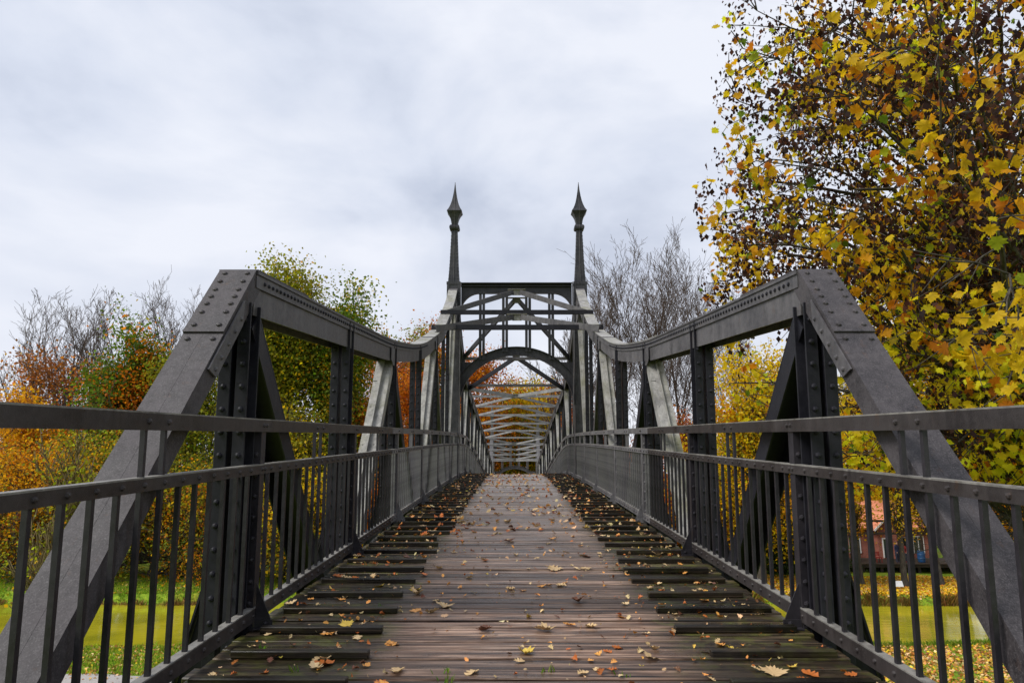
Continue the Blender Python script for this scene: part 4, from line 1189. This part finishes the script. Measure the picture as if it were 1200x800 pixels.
# ------------------------------------------------------------------ the big maple beside the bridge
def big_maple():
    root = empty('maple_tree', (9.6, 12.0, gz(9.6, 12.0))); tag(root, 'large maple close beside the bridge at right, big golden leaves and dark brown seed clusters', 'tree')
    rg = random.Random(9); rs = np.random.RandomState(9)
    base = Vector((9.6, 12.0, 0)); segs = []; twigs = []
    def limb(a, b, r0, r1, n=7, sag=.25, wob=.16):
        a, b = Vector(a), Vector(b); prev = a.copy(); pts = [a.copy()]; L_ = (b - a).length
        for k in range(1, n + 1):
            t = k / n; p = a.lerp(b, t); p.z += sag * L_ * .25 * math.sin(PI * t)
            p += Vector((rg.gauss(0, wob), rg.gauss(0, wob), rg.gauss(0, wob))) * (1 if k < n else .3) * L_ * .08
            segs.append((*(prev - base), *(p - base), r0 + (r1 - r0) * (k - 1) / n, r0 + (r1 - r0) * t)); prev = p; pts.append(p.copy())
        return pts
    tp = limb(base - Vector((0, 0, .3)), (9.2, 12.2, 15.5), .30, .08, 12, 0, .04)
    # targets of the limbs, spread over the crown; those towards the bridge stop short of it
    targets = []
    ctr = Vector((8.7, 11.6, 11.6)); rad = Vector((6.15, 5.4, 5.6))
    while len(targets) < 74:
        v = Vector((rg.gauss(0, 1), rg.gauss(0, 1), rg.gauss(0, 1))).normalized()
        p = ctr + Vector((v.x * rad.x, v.y * rad.y, v.z * rad.z)) * rg.uniform(.72, 1.0)
        if p.x > 13.0 or p.z > 17.5: continue
        targets.append(p)
    # limbs reaching out over the railing side, as in the photograph
    for px, py, Y in [(835, 205, 9.2), (850, 250, 9.6), (868, 60, 9.4), (885, 20, 9.8), (865, 120, 10.2), (850, 325, 9.9), (880, 290, 8.8), (930, 60, 8.6), (960, 200, 7.6), (1000, 110, 7.0),
                      (1060, 60, 6.6), (1100, 170, 6.2), (1160, 260, 5.8), (1180, 320, 5.6), (1150, 90, 5.9), (1010, 260, 7.6), (1120, 400, 7.2), (1040, 350, 8.6), (1190, 430, 7.0), (1000, 20, 7.8), (1080, 10, 7.2), (940, 130, 9.0), (905, 190, 9.4), (900, 330, 9.4),
                      (1010, 400, 12.5), (1030, 470, 13.0), (1070, 430, 12.0), (1100, 500, 12.5), (1140, 460, 11.5), (1160, 540, 12.0), (1060, 540, 13.5), (1010, 530, 14.0), (1190, 500, 11.0),
                      (1110, 350, 10.5), (1150, 300, 9.5), (1080, 300, 10.5), (1020, 320, 11.5), (985, 390, 13.0), (1120, 570, 13.0), (1185, 380, 9.5)]:
        targets.append(at(px, py, Y))
    for p in targets:
        h = max(4.6, min(14.5, p.z - .30 * (Vector((p.x, p.y, 0)) - Vector((9.4, 12, 0))).length - rg.uniform(0, 1.2)))
        a = min(tp, key=lambda q: abs(q.z - h))
        L_ = (p - a).length
        pts = limb(a, p, .015 + .0075 * L_, .009, 8, .5)
        for k in range(2, 9):
            for c in range(2 if k < 8 else 3):
                d = (pts[k] - pts[k - 1]).normalized(); az = rg.uniform(0, 2 * PI); u = d.cross(Vector((0, 0, 1))).normalized(); v = d.cross(u); an = rg.uniform(.4, 1.0)
                nd = d * math.cos(an) + (u * math.cos(az) + v * math.sin(az)) * math.sin(an)
                ln = rg.uniform(.5, 1.25)
                q = limb(pts[k], pts[k] + nd * ln, .011, .005, 3, .1)
                for w_ in q[1:]: twigs.append(w_)
                for c2 in range(2):
                    az = rg.uniform(0, 2 * PI); an = rg.uniform(.5, 1.1)
                    nd2 = nd * math.cos(an) + (u * math.cos(az) + v * math.sin(az)) * math.sin(an)
                    q2 = limb(q[1 + c2], q[1 + c2] + nd2 * rg.uniform(.25, .6), .006, .0035, 2, .0)
                    twigs.append(q2[-1]); twigs.append(q2[1])
    edge_ = lambda P: 2.40 + .28 * np.maximum(P[:, 1] - 8.5, 0) + .34 * (1 - np.exp(-((P[:, 2] - 11.9) / .7) ** 2)) + .12 * np.sin(P[:, 2] * 3.1)
    segs = np.array(segs); wx_ = np.minimum(segs[:, 0], segs[:, 3]) + base.x
    ends_ = np.stack([wx_, segs[:, 4] + base.y, segs[:, 5] + base.z], 1); segs = segs[(wx_ > edge_(ends_) + .12) | (segs[:, 6] > .045)]; big = segs[:, 6] > .06
    for nm, sel, sd_ in (('trunk', big, 9), ('branches', ~big, 4)):
        V, Fc = tubes(segs[sel], sd_); np_obj(nm, np_mesh(nm, V, Fc, M['bark']), root)
    T = np.array([t[:] for t in twigs])
    ok = lambda P: (P[:, 0] > edge_(P)) & (P[:, 1] > 2.5) & (P[:, 2] > 8.05 - .028 * P[:, 1])
    # brown winged seeds and shrivelled leaves, in hanging bunches
    nb = 6000
    c_ = T[rs.randint(0, len(T), nb)] + rs.normal(size=(nb, 3)) * .10
    P = (np.repeat(c_, 16, axis=0) + rs.normal(size=(nb * 16, 3)) * np.array([.095, .095, .13]) - np.array([0, 0, .10])); P = P[ok(P)]
    fld = lambda P: np.sin(P @ np.array([1.9, 1.1, 2.3]) + .5) + np.sin(P @ np.array([-2.2, 1.7, 1.3]) + 2) + .7 * np.sin(P @ np.array([3.9, -2.8, 3.1]))
    P = P[(P[:, 2] > 10.3) | (rs.rand(len(P)) < .32)]; P = P[fld(P) + rs.normal(size=len(P)) * .35 < .35 + .3 * (P[:, 2] > 10.3)]
    V, Fc, cc = scatter(P - np.array(base), rs.uniform(.045, .10, len(P)), pick(rs, len(P), [(3, BRN), (6, DBRN), (1, (.17, .07, .035))], .25), DIAM, rs, tilt='hang')
    np_obj('seed_clusters', np_mesh('seed_clusters', V, Fc, M['leaf'], cc), root, 'stuff')
    # maple leaves
    nl = 23000
    P = T[rs.randint(0, len(T), nl)] + rs.normal(size=(nl, 3)) * .14; P[:, 2] -= .07; P = P[ok(P)]; P = P[fld(P) + rs.normal(size=len(P)) * .4 > -.6]
    D = np.linalg.norm(P - np.array([CAMX, 0, CAMZ]), axis=1)
    sz = rs.uniform(.075, .165, len(P))
    # orange towards the bridge, yellow lower down, some green inside
    g = np.sin(P @ np.array([.7, .5, .9]) + 1) + rs.normal(size=len(P)) * .8
    hi = P[:, 2] > 10.2
    c = np.where((g > 1.75)[:, None], np.array(GRN) * 1.3, np.where((g > 1.25)[:, None], np.array(LIME), np.where((hi & (g < .55))[:, None], np.array((.86, .46, .010)), np.array((.90, .66, .016)))))
    c = np.where((rs.rand(len(P)) < .12)[:, None], np.array(ORG) * .9, c)
    c = np.clip(c * (1 + rs.normal(size=(len(P), 1)) * .2), .01, .85)
    # the 290 that show largest and lie in view are leaves of their own
    V3 = P - np.array([CAMX, 0, CAMZ]); cp, sp = math.cos(PITCH), math.sin(PITCH)
    dep = V3[:, 1] * cp + V3[:, 2] * sp; up_ = -V3[:, 1] * sp + V3[:, 2] * cp
    inview = (dep > .5) & (np.abs(V3[:, 0] / dep) < .77) & (np.abs(up_ / dep) < .51)
    score = np.where(inview, sz / D, 0); order = np.argsort(-score); own = order[:290]; rest = order[290:]
    V, Fc, cc = scatter(P[rest] - np.array(base), sz[rest], c[rest], MAPLE, rs, .25, .3, 'hang')
    np_obj('crown', np_mesh('crown', V, Fc, M['leaf'], cc), root, 'stuff')
    tmpl = []
    for j, colr in enumerate([(.80, .52, .012), (.74, .34, .010), (.60, .20, .010), (.38, .45, .02), (.12, .20, .014)]):
        tmpl.append((colr, leaf_mesh('leaf', MAPLE, colr, 300 + j, .35, .3, M['leaf'])))
    for i in own:
        j = min(range(5), key=lambda q: sum((tmpl[q][0][z] - c[i][z]) ** 2 for z in range(3)))
        o = bpy.data.objects.new('leaf', tmpl[j][1]); C.objects.link(o); o.parent = root
        o.location = Vector(P[i]) - base; o.rotation_euler = (-PI / 2 + rg.gauss(0, .5), rg.gauss(0, .4), rg.uniform(0, 2 * PI)); o.scale = (sz[i],) * 3
big_maple()

# yellow maple on the near bank, behind the big one: fills the lower right
def mid_maple(x, y, H, seed, lab, nl):
    rs = np.random.RandomState(seed)
    r_ = tree('maple_tree', lab, 'tree', (x, y, gz(x, y)), H, dict(BROAD, bare=.42), seed, [(6, YEL), (3, (.66, .36, .012)), (1.5, LIME), (1.5, BRN), (.5, GRN)], nl, .21, .42, levels=4, outline=MAPLE, tilt='hang', r=.26)
tree('maple_tree', 'tall yellow maple on the far bank above the house roof', 'tree', tb(1062, 74), th(350, 74), dict(BROAD, bare=.3), 213, [(6, YEL), (3, GOLD), (1, LIME)], 9000, .34, .9)
tree('maple_tree', 'tallest yellow maple on the far bank near the right edge', 'tree', tb(1150, 70), th(330, 70), dict(BROAD, bare=.3), 214, [(6, YEL), (3, GOLD), (1, ORG)], 9000, .34, .9)
mid_maple(25.5, 27.0, 19.0, 211, 'yellow maple furthest right on the near bank', 9000)

# ------------------------------------------------------------------ banks: leaves, reeds, grass
rs = np.random.RandomState(21)
def ground_leaves(name, label, x0, x1, y0, y1, n, pal, size):
    P = np.stack([rs.uniform(x0, x1, n), rs.uniform(y0, y1, n)], 1)
    keep_ = np.array([(p[1] < bank_near(p[0]) - .55 or p[1] > bank_far(p[0]) + .55) and (p[0] > -5 or abs(p[1] - 29.0) > 1.35 or rs.rand() < .12) for p in P]); P = P[keep_]
    Z_ = np.array([gz(a, b) for a, b in P]) + .05
    V, Fc, cc = scatter(np.stack([P[:, 0], P[:, 1], Z_], 1), size * rs.uniform(.6, 1.3, len(P)), pick(rs, len(P), pal, .2), DIAM, rs, tilt='flat', flat=.7)
    o = np_obj(name, np_mesh(name, V, Fc, M['dry_leaf'], cc), None, 'stuff'); tag(o, label, 'leaves')
LIT = [(4, (.62, .34, .07)), (3, (.50, .20, .04)), (3, (.66, .45, .20)), (2, (.28, .10, .03)), (2, YEL)]
ground_leaves('fallen_leaves', 'carpet of fallen orange and tan leaves on the near bank right of the bridge', 5, 32, 22, 38, 26000, LIT, .17)
ground_leaves('fallen_leaves', 'strip of fallen golden leaves on the far bank in front of the terrace', 9, 62, 51.5, 61, 42000, [(4, (.66, .40, .04)), (3, YEL), (2, ORG), (1, TAN)], .19)
ground_leaves('fallen_leaves', 'sparse fallen leaves on the grass left of the bridge', -34, -5, 26, 38, 13000, LIT, .14)
ground_leaves('fallen_leaves', 'thin scatter of fallen leaves on the far left bank', -62, -8, 52, 62, 5000, LIT, .18)
def grass(name, label, x0, x1, yf, n, h, pal, w=.02, per=6, cat='grass'):
    xs_ = rs.uniform(x0, x1, n); ys_ = np.array([yf(a) for a in xs_]); Z_ = np.array([gz(a, b) for a, b in zip(xs_, ys_)])
    if cat == 'reeds': xs_ = xs_ + 0; h = h * (.55 + .45 * np.sin(xs_ * .9 + 1) * np.sin(xs_ * .37) + .25 * np.sin(xs_ * 2.3)); h = np.maximum(h, .08)
    else: h = np.full(n, h)
    ok_ = (Z_ > WZ - .15) & ((xs_ > -5) | (np.abs(ys_ - 29.0) > 1.5))
    pts = np.stack([xs_, ys_, Z_], 1)[ok_]
    V, Fc, nb = blades(pts, h[ok_] * rs.uniform(.6, 1.3, len(pts)), rs, per, w, .12)
    o = np_obj(name, np_mesh(name, V, Fc, M['leaf'], np.repeat(pick(rs, nb, pal, .2), 5, axis=0)), None, 'stuff'); tag(o, label, cat)
G1 = [(4, (.19, .34, .02)), (3, (.30, .43, .03)), (1, (.42, .40, .05))]
grass('grass', 'green grass on the near bank left of the bridge', -34, -4, lambda x: rs.uniform(24, bank_near(x) - .2), 9000, .16, G1)
grass('grass', 'green grass fringe at the water edge on the near right bank', 6, 30, lambda x: bank_near(x) - rs.uniform(.2, 1.5), 2600, .22, G1)
grass('grass', 'bright green meadow grass on the far left bank', -64, -6, lambda x: bank_far(x) + rs.uniform(.6, 10.5), 13000, .16, G1, .03)
grass('reeds', 'dry tan reeds along the far left water edge', -64, -8, lambda x: bank_far(x) + rs.uniform(-.3, .55), 3600, .42, [(3, (.40, .24, .08)), (2, (.30, .15, .05)), (1, (.2, .2, .04))], .022, 6, 'reeds')
grass('reeds', 'straw coloured reeds along the far right water edge', 16, 60, lambda x: bank_far(x) + rs.uniform(-.3, .8), 3400, .75, [(3, (.42, .27, .08)), (2, (.25, .22, .04)), (1, (.32, .14, .04))], .022, 6, 'reeds')

# ------------------------------------------------------------------ the brick house, terrace and people on the far right bank
HY = 68.0
hb = at(1020, 658, HY); fz = hb.z
house = empty('brick_house', (hb.x, HY, fz)); tag(house, 'red brick house with orange tiled roof and small gable, beyond the river at right', 'house')
def hx(px, Y=HY): return at(px, 620, Y).x - hb.x
xl, xr = hx(955), hx(1088)
eave = at(600, 616, HY).z - fz; ridge = at(600, 588, HY + 4).z - fz
m = MB(); m.box(xl, xr, 0, 8, -1.0, eave); m.build('wall', M['brick'], house)
m = MB()
m.plate([(xl - .4, -.5, eave - .25), (xr + .4, -.5, eave - .25), (xr + .4, 4, ridge), (xl - .4, 4, ridge)], (0, .0, 1), .16)
m.plate([(xl - .4, 4.01, ridge), (xr + .4, 4.01, ridge), (xr + .4, 8.5, eave - .25), (xl - .4, 8.5, eave - .25)], (0, 0, 1), .16)
roof = m.build('roof', M['tile'], house)
for q, (ya, yb_) in enumerate(((xl, xl - .0), (xr, xr))):
    m = MB(); m.plate([(ya, 0.02, eave - .02), (ya, 7.98, eave - .02), (ya, 4, ridge - .05)], (1 if q == 0 else -1, 0, 0), .2); m.build('gable_wall', M['brick'], house)
m = MB(); m.box(xl + 2, xl + 2.8, 3.6, 4.4, ridge - .4, ridge + 1.1); m.build('chimney', M['brick'], roof)
gx = hx(1034); gw = 1.35; gp = at(600, 602, HY - 1.2).z - fz
m = MB(); m.box(gx - gw + .2, gx + gw - .2, -1.2, -.001, -1.0, gp - 1.25); m.plate([(gx - gw + .2, -1.19, gp - 1.249), (gx + gw - .2, -1.19, gp - 1.249), (gx, -1.19, gp - .12)], (0, 1, 0), .25)
dorm = m.build('porch_gable', M['brick'], house)
m = MB()
for q in (-1, 1): m.plate([(gx, -1.6, gp), (gx, 2.2, gp), (gx + q * (gw + .25), 2.2, gp - 1.5), (gx + q * (gw + .25), -1.6, gp - 1.5)], (0, 0, 1), .10)
m.build('gable_roof', M['tile'], dorm)
m = MB()
for q in (-1, 1): m.bar((gx, -1.64, gp + .02), (gx + q * (gw + .27), -1.64, gp - 1.5), .06, .16, (0, 1, 0))
m.build('barge_board', M['white'], dorm)
for px, w_, z0_, z1_, yy_ in ((976, .9, .8, 2.3, -.02), (1000, .9, .8, 2.3, -.02), (1029, .55, .5, 2.2, -1.22), (1056, 1.1, .0, 2.2, -.02), (1074, .9, .8, 2.3, -.02)):
    x = hx(px); m = MB()
    m.box(x - w_ / 2 - .09, x - w_ / 2, yy_ - .06, yy_ + .02, z0_, z1_); m.box(x + w_ / 2, x + w_ / 2 + .09, yy_ - .06, yy_ + .02, z0_, z1_)
    m.box(x - w_ / 2 - .09, x + w_ / 2 + .09, yy_ - .065, yy_ + .02, z1_ + .001, z1_ + .09); m.box(x - .03, x + .03, yy_ - .05, yy_ + .02, z0_, z1_)
    wn = m.build('window', M['white'], house)
    m = MB(); m.box(x - w_ / 2 + .001, x + w_ / 2 - .001, yy_ - .03, yy_ - .012, z0_, z1_); m.build('pane', M['glass'], wn)
# timber terrace over the bank
TY = 63.0
tz = at(1020, 660, TY).z
ter = empty('timber_terrace', (at(1020, 660, TY).x, TY, tz)); tag(ter, 'dark timber terrace with posts and pergola beams in front of the brick house', 'terrace')
ox = ter.location.x
def tx(px): return at(px, 650, TY).x - ox
x0, x1 = tx(872), tx(1190)
m = MB(); m.box(x0, x1, 0, 4.6, -.32, -.061); m.build('terrace_beam', M['terrace_wood'], ter)
nb_ = 120; bw = (x1 - x0) / nb_
tbm = MB(); tbm.box(-bw / 2 + .01, bw / 2 - .01, -.15, 4.6, -.06, 0); tbm = tbm.mesh('terrace_board', M['terrace_wood'])
for k in range(nb_): put('terrace_board', tbm, ter, (x0 + (k + .5) * bw, 0, 0))
for px in range(880, 1190, 22):
    m = MB(); x = tx(px); m.box(x - .13, x + .13, .3, .56, -1.6, -.3205); m.build('pile', M['terrace_wood'], ter)
m = MB(); z_ = .95; x = tx(872); m.box(x, tx(985), .0, .05, z_, z_ + .06); m.box(x, tx(985), .005, .045, .45, .50); m.build('handrail', M['iron_grey'], ter)
for px in range(874, 986, 16):
    m = MB(); x = tx(px); m.box(x - .025, x + .025, .051, .10, 0.001, z_); m.build('railing_post', M['iron_grey'], ter)
for px in (1008, 1035, 1066, 1094, 1130):
    m = MB(); x = tx(px); m.box(x - .08, x + .08, 1.5, 1.66, .001, 3.45); m.build('pergola_post', M['terrace_wood'], ter)
for z_, yy_ in ((3.46, 1.45), (2.35, 1.67)):
    m = MB(); m.box(tx(1002), tx(1136), yy_, yy_ + .12, z_, z_ + .2); m.build('pergola_beam', M['terrace_wood'], ter)

def person(label, px, Y, shirt, h, face):
    p = at(px, 655, Y); root = empty('person', (p.x, Y, tz + .002), face); tag(root, label, 'person'); k = h / 1.72
    J = {'pel': ((0, 0, .92), .14), 'che': ((0, .01, 1.32), .155), 'nek': ((0, 0, 1.48), .06), 'hed': ((0, -.01, 1.62), .095), 'top': ((0, 0, 1.70), .06)}
    E_ = [('pel', 'che'), ('che', 'nek'), ('nek', 'hed'), ('hed', 'top')]
    for s_, n_ in ((-1, 'l'), (1, 'r')):
        J['sh' + n_] = ((s_ * .18, 0, 1.39), .065); J['el' + n_] = ((s_ * .24, -.02, 1.12), .045); J['wr' + n_] = ((s_ * .20, -.14, .92), .034); J['ha' + n_] = ((s_ * .19, -.19, .86), .035)
        J['hi' + n_] = ((s_ * .09, 0, .86), .095); J['kn' + n_] = ((s_ * .10, -.02, .48), .065); J['an' + n_] = ((s_ * .11, .02, .09), .045); J['to' + n_] = ((s_ * .12, -.13, .04), .04)
        E_ += [('che', 'sh' + n_), ('sh' + n_, 'el' + n_), ('el' + n_, 'wr' + n_), ('wr' + n_, 'ha' + n_), ('pel', 'hi' + n_), ('hi' + n_, 'kn' + n_), ('kn' + n_, 'an' + n_), ('an' + n_, 'to' + n_)]
    names = list(J); me = bpy.data.meshes.new('body')
    me.from_pydata([tuple(c * k for c in J[n_][0]) for n_ in names], [(names.index(a), names.index(b)) for a, b in E_], [])
    me.materials.append(M[shirt]); o = bpy.data.objects.new('body', me); C.objects.link(o); o.parent = root
    md = o.modifiers.new('skin', 'SKIN'); sv = me.skin_vertices[0].data
    for i, n_ in enumerate(names): r_ = J[n_][1] * k; sv[i].radius = (r_, r_ * (.75 if n_ in ('pel', 'che') else 1)); sv[i].use_root = (n_ == 'pel')
    ss = o.modifiers.new('sub', 'SUBSURF'); ss.levels = 1; ss.render_levels = 1
    def ball(nm, c_, r_, mt, sc=(1, 1, 1)):
        bm = bmesh.new(); bmesh.ops.create_uvsphere(bm, u_segments=12, v_segments=8, radius=r_ * k)
        for v_ in bm.verts: v_.co = Vector((v_.co.x * sc[0], v_.co.y * sc[1], v_.co.z * sc[2])) + Vector(c_) * k
        me_ = bpy.data.meshes.new(nm); bm.to_mesh(me_); bm.free(); me_.materials.append(M[mt]); o_ = bpy.data.objects.new(nm, me_); C.objects.link(o_); o_.parent = root
    ball('face', (0, -.028, 1.61), .092, 'skin', (.9, .95, 1.2)); ball('hair', (0, .018, 1.655), .102, 'hair', (1, 1, 1.05))
    for s_ in (-1, 1): ball('hand', (s_ * .19, -.2, .85), .042, 'skin', (.7, 1, 1.3))
    for s_ in (-1, 1):
        t_ = MB(); t_.tube((s_ * .098 * k, -.005, .84 * k), (s_ * .112 * k, -.01, .48 * k), .108 * k, .084 * k, 10); t_.tube((s_ * .112 * k, -.01, .479 * k), (s_ * .115 * k, .015, .07 * k), .083 * k, .062 * k, 10); t_.build('trouser_leg', M['jeans'], root)
person('person in a dark blue jacket standing on the terrace left of the one in red', 1052, TY + .9, 'blue_cloth', 1.74, .3)
person('person in a red top standing on the terrace beside the one in dark blue', 1060, TY + 1.0, 'red_cloth', 1.66, -.5)
# red chair, blue barrel and small white notice
p = at(1029, 655, TY + .8); ch = empty('garden_chair', (p.x, TY + .8, tz + .002)); tag(ch, 'red garden chair on the terrace in front of the brick porch', 'chair')
for q in (-1, 1):
    for r_ in (-1, 1): m = MB(); m.box(*sorted((q * .25, q * .20)), *sorted((r_ * .24, r_ * .19)), 0, .43 if r_ < 0 else .95); m.build('leg', M['red_cloth'], ch)
m = MB(); m.box(-.26, .26, -.25, .185, .431, .49); m.build('seat', M['red_cloth'], ch)
m = MB()
for z_ in (.58, .70, .82): m.box(-.199, .199, .20, .23, z_, z_ + .09)
m.build('backrest', M['red_cloth'], ch)
p = at(1080, 655, TY + 1.0); ba = empty('barrel', (p.x, TY + 1.0, tz + .002)); tag(ba, 'blue plastic barrel on the terrace near the right linden trunk', 'barrel')
m = MB(); pr_ = [(0, .27), (.08, .30), (.3, .325), (.34, .345), (.38, .325), (.62, .325), (.66, .345), (.70, .325), (.9, .30), (.97, .27)]
for (za, ra), (zb_2, rb_) in zip(pr_, pr_[1:]): m.tube((0, 0, za), (0, 0, zb_2), ra, rb_, 18)
m.build('drum', M['blue_plastic'], ba); m = MB(); m.tube((0, 0, .9705), (0, 0, .995), .285, .28, 18); m.build('lid', M['blue_plastic'], ba)
p = at(1052, 688, 54.5); g_ = gz(p.x, 54.5)
nb2 = empty('notice_board', (p.x, 54.5, g_)); tag(nb2, 'small white tilted notice panel on the far bank by the water', 'sign')
m = MB(); m.plate([(-.42, -.1, .25), (.42, -.1, .25), (.50, .22, .62), (-.36, .22, .62)], (0, .6, -.6), .04); m.build('panel', M['white'], nb2)
for q in (-1, 1): m = MB(); m.box(q * .3 - .03, q * .3 + .03, .05, .11, -.3, .36); m.build('stake', M['bark_tan'], nb2)
for px, py in ((1078, 712), (1069, 722)):
    pass
